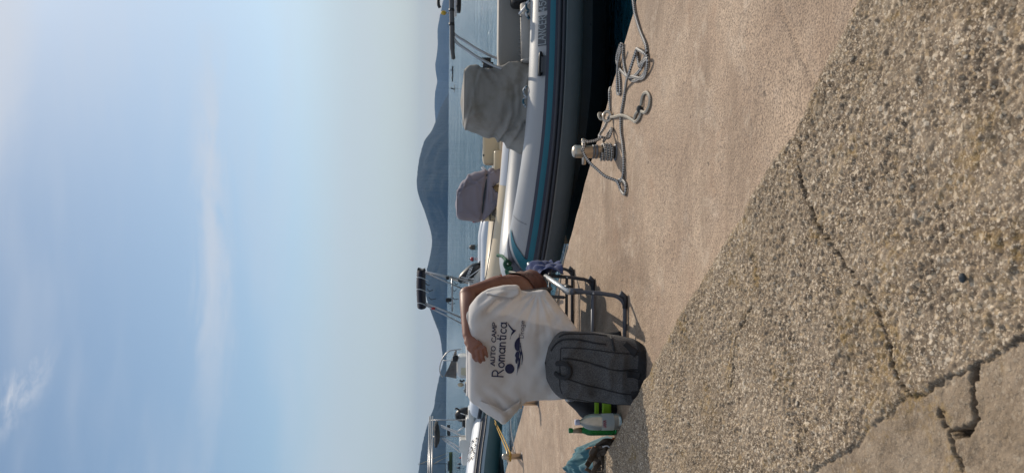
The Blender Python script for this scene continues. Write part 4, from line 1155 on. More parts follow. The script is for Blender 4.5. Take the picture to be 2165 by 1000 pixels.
runs = [
 ([on(1336, -20, .004), on(1340, 12), on(1343, 32), on(1352, 62), on(1359, 80), on(1365, 95), on(1367, 110), on(1362, 125), on(1354, 137), on(1352, 141), on(1349, 128), on(1346, 105), on(1352, 107, .025), on(1360, 112, .025), on(1369, 122), on(1368, 140), on(1359, 160), on(1349, 168, .014), on(1338, 171), on(1328, 165)], 10),
 ([on(1328, 165), on(1322, 152), on(1318, 125), on(1317, 98), on(1312, 96), on(1306, 112), on(1304, 130), on(1310, 145), on(1320, 157), on(1330, 164, .02), on(1342, 160, .02), on(1352, 150, .022), on(1357, 142)], 10),
 ([on(1357, 142), on(1362, 130), on(1369, 126, .026), on(1366, 155, .014), on(1358, 166), on(1347, 165, .02), on(1335, 162, .028), on(1327, 164, .032)], 10),
 ([on(1314, 92, .02), on(1310, 110, .022), on(1309, 140), on(1311, 175), on(1311, 196), on(1306, 199), on(1305, 185), on(1305, 160), on(1307, 130, .03), on(1313, 105, .034)], 10),
 ([on(1346, 105, .02), on(1338, 130, .03), on(1330, 155, .04), on(1325, 170, .03), on(1322, 190), on(1318, 215), on(1313, 245), on(1313, 280), on(1317, 310), on(1319, 340), on(1318, 365), on(1314, 382), on(1309, 380), on(1306, 388)], 10),
 ([on(1314, 378, .014), on(1322, 388), on(1323, 402), on(1320, 411), on(1313, 403), on(1308, 390, .02), on(1302, 382, .03)] + p_drop[::-1], 10),
 ([on(1291, 186, -.03), on(1289, 192), on(1289, 215), on(1290, 240), on(1285, 255, .03), on(1278, 270, .05), on(1268, 285, .08), (cx + .085, cy - .0, .10)] , 10),
 ([(cx + .085, cy - .0, .10), on(1270, 290, .10), on(1286, 292, .05), on(1292, 280, .03), on(1293, 272), on(1286, 283, .03), (cx + .06, cy - .03, .08)], 10),
 (coil, 2), (hitch, 6),
 ([hitch[-1], (cx + .05, cy - .05, .20), (cx + .02, cy - .056, .205)] + p_drop[:1], 8),
]
for hz_ in (.118, .136):
    mb = MB(); mb.lathe([(.0395, hz_ - .007), (.0425, hz_ - .005), (.0425, hz_ + .005), (.0395, hz_ + .007)], pc1, 24); mb.build('clamp_band', M['alu_dull'], post1)
rope_thing('mooring_rope', 'black flecked white rope coiled round the near post and heaped at the pier edge', 'rope', runs, RR, M['rope'])

# a short off-white cord with a shackle
rc = [P(1285, 249, 4.62), PZ(1300, 247, .022), PZ(1312, 244, .034), PZ(1325, 247, .02), PZ(1338, 255, .010), PZ(1343, 258, .0085), PZ(1350, 252, .0085), PZ(1355, 240, .0085), PZ(1352, 233, .010), PZ(1345, 240, .0085), PZ(1341, 252, .0095)]
rc2 = [PZ(1352, 233, .011), PZ(1361, 238, .009), PZ(1367, 235, .009), PZ(1373, 222, .009), PZ(1374, 206, .009), PZ(1368, 196, .009), PZ(1361, 199, .009), PZ(1357, 212, .011), PZ(1355, 224, .014)]
cordo = rope_thing('mooring_rope', 'short off white cord looped on the concrete and knotted through a steel ring', 'rope', [(rc, 8), (rc2, 8), ([P(1280, 246, 4.6), P(1268, 240, 4.6), P(1266, 245, 4.58), P(1270, 252, 4.57), P(1278, 252, 4.57)], 8)], .0085, M['rope_white'])
mb = MB(); mb.ball(PZ(1352, 231, .016), (.020, .017, .016)); mb.build('knot', M['charcoal'], cordo)
c = PZ(1284, 247, .034); mb = MB(); mb.tube([c + Vector((.030 * math.cos(a), .012 * math.sin(a), .022 * math.sin(a))) for a in np.linspace(0, 6.28, 20, endpoint=False)], .0095, 10, closed=True)
tag(mb.build('shackle', M['steel']), 'shiny steel ring tied into the off white cord near the pier edge', 'shackle')

# yellow rope and thin line to the left boat
tip5 = P(1046, 893, 18.8)
rope_thing('mooring_rope', 'doubled yellow rope from the numbered boat to the post at the far left', 'rope',
   [([tip5, P(1062, 930, 12.3), pc3 + Vector((.02, -.04, .175))], 10), ([tip5 + Vector((.06, 0, 0)), P(1066, 928, 12.3), pc3 + Vector((.03, -.045, .15))], 10),
    ([pc3 + Vector((.055 * math.cos(a), .055 * math.sin(a), .165 - .006 * a / 6.28)) for a in np.linspace(0, 12.5, 24)], 2)], .010, M['rope_yellow'])
rope_thing('mooring_line', 'thin grey line stretched low over the water to the post at the far left', 'rope', [([pc3 + Vector((.04, 0, .09)), P(1081, 910, 10.9), P(1079, 868, 11.8), P(1078, 845, 12.5)], 8)], .006, M['alu_dull'])
rope_thing('mooring_rope', 'dark rope eye hung over the head of the post behind the shirt', 'rope', [([pc2 + Vector((.06 * math.cos(a), .06 * math.sin(a), .215 + .01 * math.sin(a))) for a in np.linspace(0, 6.4, 20)], 3), ([pc2 + Vector((.06, 0, .21)), pc2 + Vector((.05, .5, .05)), pc2 + Vector((.3, 1.2, -.1))], 6)], .014, rope_mat('olive_rope', (.05, .05, .02), (.25, .2, .06), .03, .3))

# green knot on the bow of the grey boat and the white line ashore
g = [P(1066, 545, 7.35), P(1070, 552, 7.2), P(1068, 560, 7.2), P(1075, 563, 7.15), P(1078, 556, 7.15), P(1072, 552, 7.1), P(1067, 558, 7.1), P(1072, 568, 7.1), P(1080, 566, 7.08), P(1078, 573, 7.08), P(1071, 572, 7.1), P(1074, 580, 7.1), P(1082, 576, 7.1)]
rope_thing('mooring_rope', 'green rope knotted at the bow of the grey boat', 'rope', [(g, 8), ([P(1068, 558, 7.1), P(1074, 568, 7.1), P(1078, 575, 7.08)], 6), ([P(1066, 545, 7.35), P(1060, 541, 7.6), P(1052, 540, 7.7)], 5), ([P(1080, 574, 7.08), P(1098, 582, 7.0), P(1106, 592, 7.0), P(1110, 610, 6.95)], 6), ([P(1076, 576, 7.08), P(1080, 590, 7.05), P(1086, 600, 7.05)], 6)], .017, M['rope_green'])
wl = [P(1074, 574, 7.1), P(1090, 577, 6.95), P(1112, 588, 6.8), P(1133, 602, 6.65), PZ(1176, 640, .02), PZ(1180, 660, .012), PZ(1183, 655, .012)]
rope_thing('mooring_line', 'taut white line from the green knot down towards the pier behind the lounger', 'rope', [(wl, 6)], .0095, M['rope_white'])
rope_thing('mooring_line', 'thin pale line lying along the pier edge below the grey bow', 'rope', [([PZ(1199, 520, .008), PZ(1193, 545, .0), PZ(1189, 560, .008), PZ(1185, 590, .008), PZ(1178, 640, .008)], 6)], .006, M['rope_white'])

# ---------------------------------------------------------------- folding lounger
M['frame_blue'] = mat('blue_grey_powder_coat', (.095, .108, .138), .45, var=.12, vs=20, metal=.2)
M['frame_dark'] = mat('dark_grey_powder_coat', (.050, .052, .060), .5, var=.15, vs=20, metal=.2)
M['chrome'] = mat('pale_alloy_tube', (.52, .53, .54), .35, metal=.5, var=.08)
M['mesh_fabric'] = mat('blue_grey_sling', (.045, .052, .075), .85, var=.15, vs=12, bump=.4, bs=300)
XR0, XR1, XL0, XL1 = -.300, -.232, -.885, -.815
Y0, Y1 = 4.13, 5.92
ZB = .328
lo = empty('sun_lounger', ((XR0 + XL0) / 2, (Y0 + Y1) / 2, 0), 'blue grey metal folding lounger with its backrest raised, hung with a white shirt', 'sun lounger')
def leg_frame(Yd, xr, xl, m, nm='leg', spread=-.018):
    mb = MB(); z = .0125; rr = .012
    a = Vector((xr, Yd, ZB)); b = Vector((xl, Yd, ZB))
    dr = spread
    pts = [a, a + Vector((.0, 0, -.05)), a + Vector((dr * .5, 0, -.17))]
    k = a + Vector((dr, 0, 0)); 
    for q in np.linspace(0, 90, 7): pts.append(Vector((k.x - .075 + .075 * math.cos(R(q)), Yd, z + .085 - .085 * math.sin(R(q)))))
    k2 = b - Vector((dr, 0, 0))
    for q in np.linspace(90, 180, 7): pts.append(Vector((k2.x + .075 + .075 * math.cos(R(q)), Yd, z + .085 - .085 * math.sin(R(q)))))
    pts += [b + Vector((-dr * .5, 0, -.17)), b + Vector((0, 0, -.05)), b]
    mb.tube(pts, rr, 10); o = mb.build(nm, m, lo)
    cb = MB(); cb.tube([a + Vector((dr * .5, 0, -.135)), b + Vector((-dr * .5, 0, -.135))], .010, 10); cb.build('crossbar', m, o)
    for s_, q in ((1, a), (-1, b)):
        f = MB(); c = Vector((q.x + s_ * dr - s_ * .045, Yd, .012)); 
        f.tube([c + Vector((s_ * .05, 0, .03)), c + Vector((s_ * .035, 0, .002)), c + Vector((-s_ * .03, 0, .001))], [(.022, .016), (.015, .02), (.014, .016)], 10, ref=(0, 0, 1)); f.build('rubber_foot', M['frame_dark'], o)
        rv = MB(); rv.ball((q.x + s_ * dr * .5, Yd - .012, ZB - .135), .006, 8); rv.build('rivet', M['chrome'], o)
    return o
leg_frame(Y0, XR0, XL0, M['frame_blue'])
leg_frame(5.05, XR0 + .036, XL0 + .036, M['frame_dark'])
leg_frame(Y1 - .02, XR1, XL1, M['frame_dark'])
for xa, xb in ((XR0, XR1), (XL0, XL1)):
    mb = MB(); mb.tube([(xa, Y0 - .03, ZB + .005), (xa + (xb - xa) * .4, Y0 + .7, ZB + .01), (xb, Y1, ZB + .012)], .0165, 12); ro = mb.build('side_rail', M['chrome'], lo)
    mb = MB(); mb.tube([(xa, Y0 - .035, ZB - .02), (xa, Y0 - .0, ZB - .01), (xa, Y0 + .12, ZB + .002)], [.016, .020, .019], 10); mb.box((xa, Y0 + .02, ZB - .045), (.03, .05, .07)); mb.build('joint', M['frame_blue'], ro)
    mb = MB(); mb.box((xa + .02, Y0 + .10, ZB - .005), (.02, .16, .03)); mb.build('bracket', M['black'], ro)
mb = MB(); mb.tube(spl([(XR1, Y1, ZB + .012), (XR1 + .004, Y1 + .05, ZB + .02), (XR1 - .03, Y1 + .07, ZB + .02), (XL1 + .03, Y1 + .07, ZB + .02), (XL1, Y1, ZB + .012)], 5), .0155, 10); mb.build('end_rail', M['chrome'], lo)
HY, HZ = 4.86, ZB; TY, TZ = 4.04, .862
def back_line(t): return (HY + (TY - HY) * t, HZ + (TZ - HZ) * t)
mb = MB(); mb.grid(lambda u, v: Vector((XL0 + .05 + (XR0 - XL0 - .08) * u, HY + (Y1 - HY) * v, ZB + .008 - .012 * math.sin(u * 3.14) + .004 * mnoise.noise(Vector((u * 5, v * 7, 0))))), 14, 20)
mb.build('sling_seat', M['mesh_fabric'], lo, solid=.004)
mb = MB(); mb.grid(lambda u, v: Vector((XL0 + .05 + (XR0 - XL0 - .10) * u, back_line(v)[0] - .03 * math.sin(u * 3.14) * math.sin(v * 3.14), back_line(v)[1] - .03 * math.sin(u * 3.14) * math.sin(v * 3.14))), 14, 20)
mb.build('sling_back', M['mesh_fabric'], lo, solid=.004)
xa, xb = XR0 - .035, XL0 + .04
bt = [(xa, *back_line(0)), (xa, *back_line(.5)), (xa, *back_line(.9)), (xa - .02, *back_line(.97)), (xa - .07, *back_line(1)), (xb + .07, *back_line(1)), (xb + .02, *back_line(.97)), (xb, *back_line(.9)), (xb, *back_line(.5)), (xb, *back_line(0))]
mb = MB(); mb.tube(bt, .0125, 10); mb.build('backrest_frame', M['frame_blue'], lo)
for x_ in (xa, xb):
    mb = MB(); mb.tube([(x_, *back_line(.55)), (x_, Y0 + .03, ZB + .02)], .009, 8); mb.build('strut', M['frame_dark'], lo)

# ---------------------------------------------------------------- the shirt hung over the backrest
SH = [(991, 838, 655), (994, 847, 645), (1000, 852, 638), (1010, 858, 626), (1020, 867, 618), (1030, 875, 612), (1045, 884, 607.5), (1055, 890, 605.5), (1062, 896, 604), (1068, 895, 603), (1080, 883, 602.5), (1090, 872, 602.5), (1096, 866, 604), (1101, 857, 614), (1112, 849, 617), (1125, 847, 616), (1145, 845, 613), (1155, 845, 613), (1165, 845, 626), (1180, 844, 645), (1200, 842, 670), (1222, 839, 698)]
sx_ = [q[0] for q in SH]
def sh_edges(x): return np.interp(x, sx_, [q[1] for q in SH]), np.interp(x, sx_, [q[2] for q in SH])
def shY(x, y):
    """depth of the hanging cloth at photo pixel (x, y) - a nearly upright sheet about 4 m off"""
    yl, yr = sh_edges(min(max(x, 991), 1222)); u = (yl - y) / max(1, yl - yr)
    t = (x - 991) / 231
    Yv = 3.952 + .03 * t
    e = min(u, 1 - u); Yv += .075 * math.exp(-max(e, 0) / .045) * (.35 + .65 * (1 - t)) 
    Yv += .05 * math.exp(-max(t, 0) / .03)                                   # rounds over the top bar
    # folds fanning out from the lower right corner
    dx, dy = x - 1138, 612 - y; ang = math.degrees(math.atan2(dx, -dy)); rr = math.hypot(dx, dy)
    k = min(1, rr / 25) * math.exp(-rr / 95)
    Yv += .007 * k * math.sin(ang * .27 + .6) + .003 * k * math.sin(ang * .62 + 1)
    q = (x - 1150) * .75 + (y - 700) * .55; Yv += .007 * math.sin(q * .085) * max(0, min(1, (x - 1095) / 60)) + .005 * math.sin(q * .19 + 1 + .02 * y) * max(0, min(1, (x - 1120) / 50))
    # sleeve creases
    for cx_, cy_, sg in ((1045, 640, 1), (1050, 862, -1)):
        q = (x - cx_) * .9 + sg * (y - cy_) * 1.0
        k2 = math.exp(-((x - cx_) / 45) ** 2 - ((y - cy_) / 32) ** 2)
        Yv += .014 * k2 * math.sin(q * .16)
    # lower left slack
    q = (x - 1150) + .8 * (y - 800); Yv += .008 * math.sin(q * .055 + .5) * max(0, min(1, (x - 1100) / 60))
    v = Vector((x * .018, y * .018, 0)); Yv += .009 * mnoise.noise(v) + .003 * mnoise.noise(v * 2.7)
    return Yv
def shP(x, y, off=0.0): return P(x, y, shY(x, y) - off)
M['shirt'] = mat('white_cotton', (.74, .705, .68), .92, var=.05, vs=5, bump=.25, bs=420, bd=.0015, col2=(.63, .57, .51), c2s=4.5, c2lo=.52, c2hi=.8, transl=.32, sheen=.1)
def shirt_mesh():
    mb = MB(); nr = 96; nc = 72
    def fn(u, v):
        x = 991 + 231 * v; yl, yr = sh_edges(x); y = yl + (yr - yl) * u
        w_ = 1.6 * mnoise.noise(Vector((x * .05, u * 3, 4))) if 0 < u < 1 else 1.0 * mnoise.noise(Vector((x * .09, u * 9, 4)))
        if v == 1: x += 2.5 * math.sin(u * 9)
        return shP(x, y + w_ * (u in (0, 1)))
    mb.grid(fn, nc, nr)
    # over the bar and down the front of the backrest
    x0, x1 = fn(0, 0), fn(1, 0)
    def back(u, v):
        a = fn(u, 0); q = v * 1.0
        yb = a.y + .11 * min(1, q * 4) + (.40 * max(0, q - .25)); 
        zb = a.z + .012 * math.sin(min(1, q * 4) * 3.14) - max(0, q - .25) * .30 + .006 * mnoise.noise(Vector((u * 6, q * 4, 1)))
        wdn = 1 + .10 * min(1, q * 2)
        c = (x0 + x1) / 2
        return Vector((c.x + (a.x - c.x) * wdn, yb, zb))
    mb.grid(back, nc, 18, flip=True)
    return mb
sho = shirt_mesh().build('t_shirt', M['shirt'], solid=.0022)
tag(sho, 'white t shirt printed in navy, hung over the back of the lounger', 't-shirt')
# sleeve cuffs
M['print'] = mat('navy_print', (.016, .018, .055), .8, var=.15, vs=30)
def cuff(name, pts, wd, off):
    mb = MB(); ribbon(mb, [tuple(q) for q in spl(pts, 6)], wd, lambda x, y: shP(x, y, off), step=1.5); return mb.build(name, M['shirt'], sho, solid=.002)
# right sleeve: a loose flap catching the light
mb = MB()
def slv(u, v):
    a = Vector((1028 + 70 * v, 616 - 11 * math.sin(min(1, v * 1.6) * 1.57) + 0 * v)); wd = 6 + 18 * math.sin(v * 2.4) ** 1.2
    x, y = a.x + 3 * u * math.sin(v * 3), a.y + wd * u
    return P(x, y, shY(x, max(y, 606)) - .018 - .010 * math.sin(u * 3.14) + .05 * (1 - u) ** 2)
mb.grid(slv, 10, 26); mb.build('sleeve', M['shirt'], sho, solid=.002)
mb = MB()
def slv2(u, v):
    x = 1015 + 86 * v; yl, _ = sh_edges(x); y = yl - 4 - 24 * u * math.sin(.5 + v * 2.2)
    return P(x, y, shY(x, y) - .014 * math.sin(u * 1.57) - .004)
mb.grid(slv2, 10, 26); mb.build('sleeve', M['shirt'], sho, solid=.002)

def pr_text(text, A, B, h, half, gap=.0, serif=False, thick=None):
    """lettering from pixel A to pixel B along the print, cap height h pixels"""
    st, L = lay(text, gap); mb = MB()
    ex = ((B[0] - A[0]) / L, (B[1] - A[1]) / L); n = math.hypot(*ex); uy = (ex[1] / n * h, -ex[0] / n * h)
    def fn(x, y): return shP(A[0] + ex[0] * x + uy[0] * y, A[1] + ex[1] * x + uy[1] * y, .0065)
    for p in st:
        ribbon(mb, p, half, fn)
        if serif and len(p) < 8:
            for q in (p[0], p[-1]):
                if q[1] in (0, 1): ribbon(mb, [(q[0] - .13, q[1]), (q[0] + .13, q[1])], .045, fn)
    return mb
# reading direction is up the photograph, so the letters' up is towards smaller x
prm = MB()
def addp(m_): prm.add(m_.v, m_.f)
addp(pr_text('AUTO CAMP', (1045.5, 772.5), (1050.0, 680.5), 8.6, .085, .06, True))
addp(pr_text('R', (1063.5, 796), (1064.5, 779), 23, .055, 0))
addp(pr_text('omantica', (1065.5, 776.5), (1071.5, 679.5), 18.5, .066, .05))
addp(pr_text('Drage', (1107.0, 714), (1108.5, 677.5), 8.8, .05, .06))
Z_ = lambda x, y: (980 + x / 6.25, 660 + y / 6.25)
fn_ = lambda x, y: shP(x, y, .0065)
fillpoly(prm, [Z_(610 + 62 * math.cos(a), 745 + 65 * math.sin(a)) for a in np.linspace(0, 6.283, 28, endpoint=False)], fn_, 4)
for pl_ in ([(742, 322), (720, 338), (700, 358), (678, 400), (672, 440), (682, 485), (705, 512), (732, 500), (742, 420)],
            [(718, 508), (692, 530), (679, 570), (692, 600), (684, 640), (690, 672), (705, 680), (718, 620), (728, 540)],
            [(583, 138), (600, 158), (630, 196), (660, 228), (697, 236), (672, 264), (640, 297), (624, 320), (630, 285), (648, 248), (625, 220), (597, 182)]):
    fillpoly(prm, [Z_(*q) for q in pl_], fn_, 5)
for pl_, hw in (([(742, 330), (740, 420), (733, 520), (722, 650), (705, 830)], 1.0), ([(752, 400), (760, 500), (750, 600), (742, 740)], .95), ([(750, 440), (770, 540), (778, 610), (768, 695)], 1.2), ([(735, 600), (735, 690), (714, 795)], .8), ([(740, 500), (752, 580), (735, 660), (718, 740)], .9)):
    ribbon(prm, [Z_(*q[:2]) for q in spl(pl_, 6)], lambda t, h=hw: h * (1.0 - .75 * abs(t * 2 - .8)) + .2, fn_, step=1.0)
ribbon(prm, [Z_(624, 318), Z_(615, 358)], .35, fn_); ribbon(prm, [Z_(738, 280), Z_(735, 345)], .3, fn_)
prm.build('print', M['print'], sho, smooth=False)

# ---------------------------------------------------------------- the man on the lounger
def skin_mat():
    m = bpy.data.materials.new("sunburnt_skin"); m.use_nodes = True
    t = NT(m.node_tree); b = m.node_tree.nodes['Principled BSDF']
    v = t.n('ShaderNodeTexCoord').outputs['Object']
    c = t.mix(t.ss(t.noise(v, 9, 4, .6), .35, .7), (.21, .085, .055), (.27, .118, .076))
    c = t.mix(t.m('MULTIPLY', t.ss(t.noise(v, 130, 3, .6), .5, .7), .25), c, (.14, .05, .033))
    t.link(c, b.inputs['Base Color']); b.inputs['Roughness'].default_value = .5
    b.inputs['Subsurface Weight'].default_value = .12; b.inputs['Subsurface Radius'].default_value = (.02, .008, .004)
    bp = t.n('ShaderNodeBump'); bp.inputs['Strength'].default_value = .25; bp.inputs['Distance'].default_value = .002
    t.link(t.noise(v, 220, 3), bp.inputs['Height']); t.link(bp.outputs[0], b.inputs['Normal'])
    return m
M['skin'] = skin_mat()
pe = empty('person', (-.45, 4.95, ZB + .01), 'sunburnt man in brown shorts reclining on the lounger, arm hooked over its back', 'person')
bd = MB()
X_ = (1, 0, 0)
# trunk
bd.tube(spl([(-.43, 5.13, .43), (-.43, 5.02, .455), (-.42, 4.88, .50), (-.425, 4.74, .575), (-.43, 4.62, .635), (-.445, 4.52, .685), (-.46, 4.45, .715)], 4), [(a, b) for a, b, *_ in spl([(.13, .08, 0), (.170, .115, 0), (.172, .125, 0), (.185, .128, 0), (.195, .115, 0), (.175, .085, 0), (.07, .06, 0)], 4)], 20, ref=X_)
# neck and head
bd.tube([(-.46, 4.47, .70), (-.475, 4.40, .745)], .058, 14)
hc = Vector((-.485, 4.345, .755))
bd.ball(hc, (.074, .092, .088), 20); bd.ball(hc + Vector((0, .055, -.03)), (.056, .055, .062), 16)
bd.tube([hc + Vector((0, .085, .035)), hc + Vector((0, .118, .004)), hc + Vector((0, .092, -.012))], [.010, .017, .010], 8)      # nose
for s_ in (-1, 1):
    bd.ball(hc + Vector((s_ * .077, -.004, -.005)), (.012, .022, .034), 10)                                                  # ears
    bd.ball(hc + Vector((s_ * .030, .085, .042)), (.022, .012, .010), 8)                                                     # brows
bd.ball(hc + Vector((0, .098, -.045)), (.024, .012, .010), 8)                                                                # lips
bd.ball(hc + Vector((0, .085, -.078)), (.026, .022, .02), 8)
# right arm: up over the backrest, forearm along its top
sh = Vector((-.315, 4.55, .672)); elb = Vector((-.322, 4.205, .884)); wr = Vector(P(989, 712, 3.985))
bd.tube(spl([(-.40, 4.60, .63, .07), (*sh, .078), ((sh.x + elb.x) / 2 + .002, (sh.y + elb.y) / 2, (sh.z + elb.z) / 2 - .004, .062), (elb.x, elb.y + .05, elb.z - .035, .050), (*elb, .043)], 5),
        [q[3] for q in spl([(0, 0, 0, .07), (0, 0, 0, .078), (0, 0, 0, .062), (0, 0, 0, .050), (0, 0, 0, .043)], 5)], 16)
bd.ball(elb, .045, 14)
f1 = elb.lerp(wr, .3) + Vector((0, -.015, -.002)); f2 = elb.lerp(wr, .7) + Vector((0, -.008, .0))
bd.tube(spl([tuple(elb) + (.044,), tuple(f1) + (.044,), tuple(f2) + (.034,), tuple(wr) + (.027,)], 6), [(q[3], q[3] * .9) for q in spl([(0, 0, 0, .044), (0, 0, 0, .044), (0, 0, 0, .034), (0, 0, 0, .027)], 6)], 16)
# right hand: the back of a loosely closed hand hanging over the cloth
HYd = 3.915
palm = [wr, P(996, 724, 3.95), P(1007, 736, HYd + .005)]
bd.tube(spl([tuple(q) for q in palm], 5), [(.026, .022)] * 3 + [(.034, .019)] * 4 + [(.043, .0175)] * 4, 14, ref=(P(1028, 733, 3.9) - P(1000, 740, 3.9)).normalized())
for kn, mi, tp, r_ in (((1000, 741, 3.915), (1001, 755, 3.900), (1007, 763, 3.925), .0100), ((1009, 742, 3.908), (1010.5, 758, 3.893), (1016, 766, 3.920), .0104), ((1017.5, 740, 3.908), (1020, 755, 3.893), (1024, 762, 3.918), .0100), ((1025, 735, 3.915), (1028, 747, 3.903), (1030.5, 754, 3.922), .0090)):
    k_ = Vector(P(*kn)); m_ = Vector(P(*mi)); t_ = Vector(P(*tp)); root_ = k_.lerp(Vector(palm[1]), .45)
    bd.tube([root_, k_, k_.lerp(m_, .5), m_, m_.lerp(t_, .55), t_], [r_ * 1.05, r_ * 1.18, r_, r_ * 1.06, r_ * .92, r_ * .75], 10)
    bd.ball(t_, r_ * .76, 8); bd.ball(k_ + Vector((0, -.003, 0)), r_ * 1.15, 8)
th_ = [P(993, 719, 3.955), P(992, 730, 3.945), P(995.5, 739, 3.942), P(998, 746, 3.948)]
bd.tube(th_, [.014, .012, .0115, .008], 10); bd.ball(th_[-1], .008, 8)
# left arm along the body
bd.tube(spl([(-.50, 4.60, .63, .07), (-.585, 4.555, .665, .07), (-.67, 4.70, .56, .052), (-.70, 4.84, .47, .042), (-.64, 4.97, .52, .036), (-.58, 5.06, .565, .026)], 5), [q[3] for q in spl([(0, 0, 0, .07), (0, 0, 0, .07), (0, 0, 0, .052), (0, 0, 0, .042), (0, 0, 0, .036), (0, 0, 0, .026)], 5)], 14)
bd.tube([(-.58, 5.06, .565), (-.55, 5.11, .565), (-.53, 5.15, .555)], [(.026, .018), (.036, .017), (.038, .014)], 12, ref=X_)
for i, dx in enumerate((-.028, -.009, .010, .028)):
    a = Vector((-.53 + dx, 5.14, .556)); L_ = (.060, .072, .068, .052)[i]
    bd.tube([a, a + Vector((.004, L_ * .5, .004)), a + Vector((.006, L_, -.014))], [.0098, .0092, .0075], 8)
bd.tube([(-.52, 5.09, .565), (-.495, 5.12, .562), (-.487, 5.145, .555)], [.012, .011, .008], 8)
# legs
for x0, x1, x2 in ((-.36, -.385, -.40), (-.50, -.52, -.53)):
    bd.tube(spl([(x0, 5.03, .445, .088), (x0, 5.22, .465, .083), (x1, 5.47, .475, .056), (x1, 5.55, .455, .052), (x2, 5.68, .42, .054), (x2, 5.88, .385, .034)], 5), [q[3] for q in spl([(0, 0, 0, .088), (0, 0, 0, .083), (0, 0, 0, .056), (0, 0, 0, .052), (0, 0, 0, .054), (0, 0, 0, .034)], 5)], 16)
    bd.tube([(x2, 5.87, .375), (x2, 5.92, .40), (x2 + .01, 5.955, .47), (x2 + .012, 5.965, .53)], [(.034, .030), (.036, .032), (.040, .022), (.036, .012)], 12, ref=X_)
    for i in range(5):
        bd.ball((x2 + .012 + (i - 2) * .016, 5.965, .545 - .004 * abs(i - 1)), (.0085, .010, .017), 8)
me = bpy.data.meshes.new('body_src'); me.from_pydata(bd.v, [], bd.f); me.validate()
tmp = bpy.data.objects.new('body_src', me); COL.objects.link(tmp)
rm = tmp.modifiers.new('r', 'REMESH'); rm.mode = 'VOXEL'; rm.voxel_size = .0052; rm.use_smooth_shade = True
smo = tmp.modifiers.new('s', 'SMOOTH'); smo.factor = .5; smo.iterations = 3
dg = bpy.context.evaluated_depsgraph_get()
bme = bpy.data.meshes.new_from_object(tmp.evaluated_get(dg)); bme.name = 'body'
bpy.data.objects.remove(tmp)
bme.materials.clear(); bme.materials.append(M['skin'])
bme.polygons.foreach_set('use_smooth', [True] * len(bme.polygons))
link_mesh('body', bme, pe)
for s_ in (-1, 1):
    mb = MB(); mb.ball(hc + Vector((s_ * .030, .084, .020)), .0125, 10); mb.build('eye', mat('eye_white', (.6, .58, .55), .2), pe)
mb = MB()
def hairf(u, v):
    a = u * 2 * math.pi; b = v * math.pi * .55
    q = Vector((math.cos(a) * math.sin(b) * .081, math.sin(a) * math.sin(b) * .098, math.cos(b) * .094))
    if q.y > 0: q.z = max(q.z, .045 + .25 * q.y)
    q += .004 * mnoise.noise_vector(q * 60)
    return hc + q
mb.grid(hairf, 40, 14, wrapu=True); mb.build('hair', mat('short_dark_hair', (.03, .022, .016), .7, bump=.8, bs=200), pe)
# swimming shorts
def shorts_mat():
    m = bpy.data.materials.new("brown_print_shorts"); m.use_nodes = True
    t = NT(m.node_tree); b = m.node_tree.nodes['Principled BSDF']
    v = t.n('ShaderNodeTexCoord').outputs['Object']
    sp = t.n('ShaderNodeSeparateXYZ'); t.link(v, sp.inputs[0])
    n = t.noise(v, 60, 2, .5, 1.5); fl = t.ss(n, .54, .60)
    zone = t.ss(sp.outputs[2], .10, .16)
    c = t.mix(t.ss(t.noise(v, 10, 4), .35, .7), (.105, .042, .032), (.16, .062, .042))
    c = t.mix(t.m('MULTIPLY', fl, t.m('MULTIPLY', zone, .85)), c, (.32, .24, .18))
    c = t.mix(t.m('MULTIPLY', t.ss(t.noise(v, 26, 3, .6, 1), .56, .6), .7), c, (.04, .022, .022))
    t.link(c, b.inputs['Base Color']); b.inputs['Roughness'].default_value = .85
    return m
shm = shorts_mat(); mb = MB()
wob = lambda q, s=1.0: q + .012 * s * mnoise.noise_vector(q * 11) + .006 * s * mnoise.noise_vector(q * 26)
def trunk_s(u, v):
    a = u * 2 * math.pi; yy = 4.77 + .36 * v
    c = Vector((-.425, yy, .57 - .13 * min(1, v * 1.7)))
    q = c + Vector((math.cos(a) * (.193 + .006 * math.sin(v * 3)), 0, math.sin(a) * (.138 - .02 * v))) + Vector((0, math.sin(a) * .04 * (1 - v), 0))
    q.z = max(q.z, ZB + .012); return wob(q, min(1, v * 5 + .2))
mb.grid(trunk_s, 44, 16, wrapu=True)
for x0, x1 in ((-.36, -.385), (-.50, -.52)):
    def lg(u, v):
        a = u * 2 * math.pi; yy = 4.98 + .46 * v
        q = Vector((x0 + (x1 - x0) * v + math.cos(a) * (.108 - .006 * v), yy, .462 + .02 * v + math.sin(a) * (.112 - .012 * v)))
        q.z = max(q.z, ZB + .012); return wob(q)
    mb.grid(lg, 30, 18, wrapu=True)
mb.build('shorts', shm, pe, solid=.003)

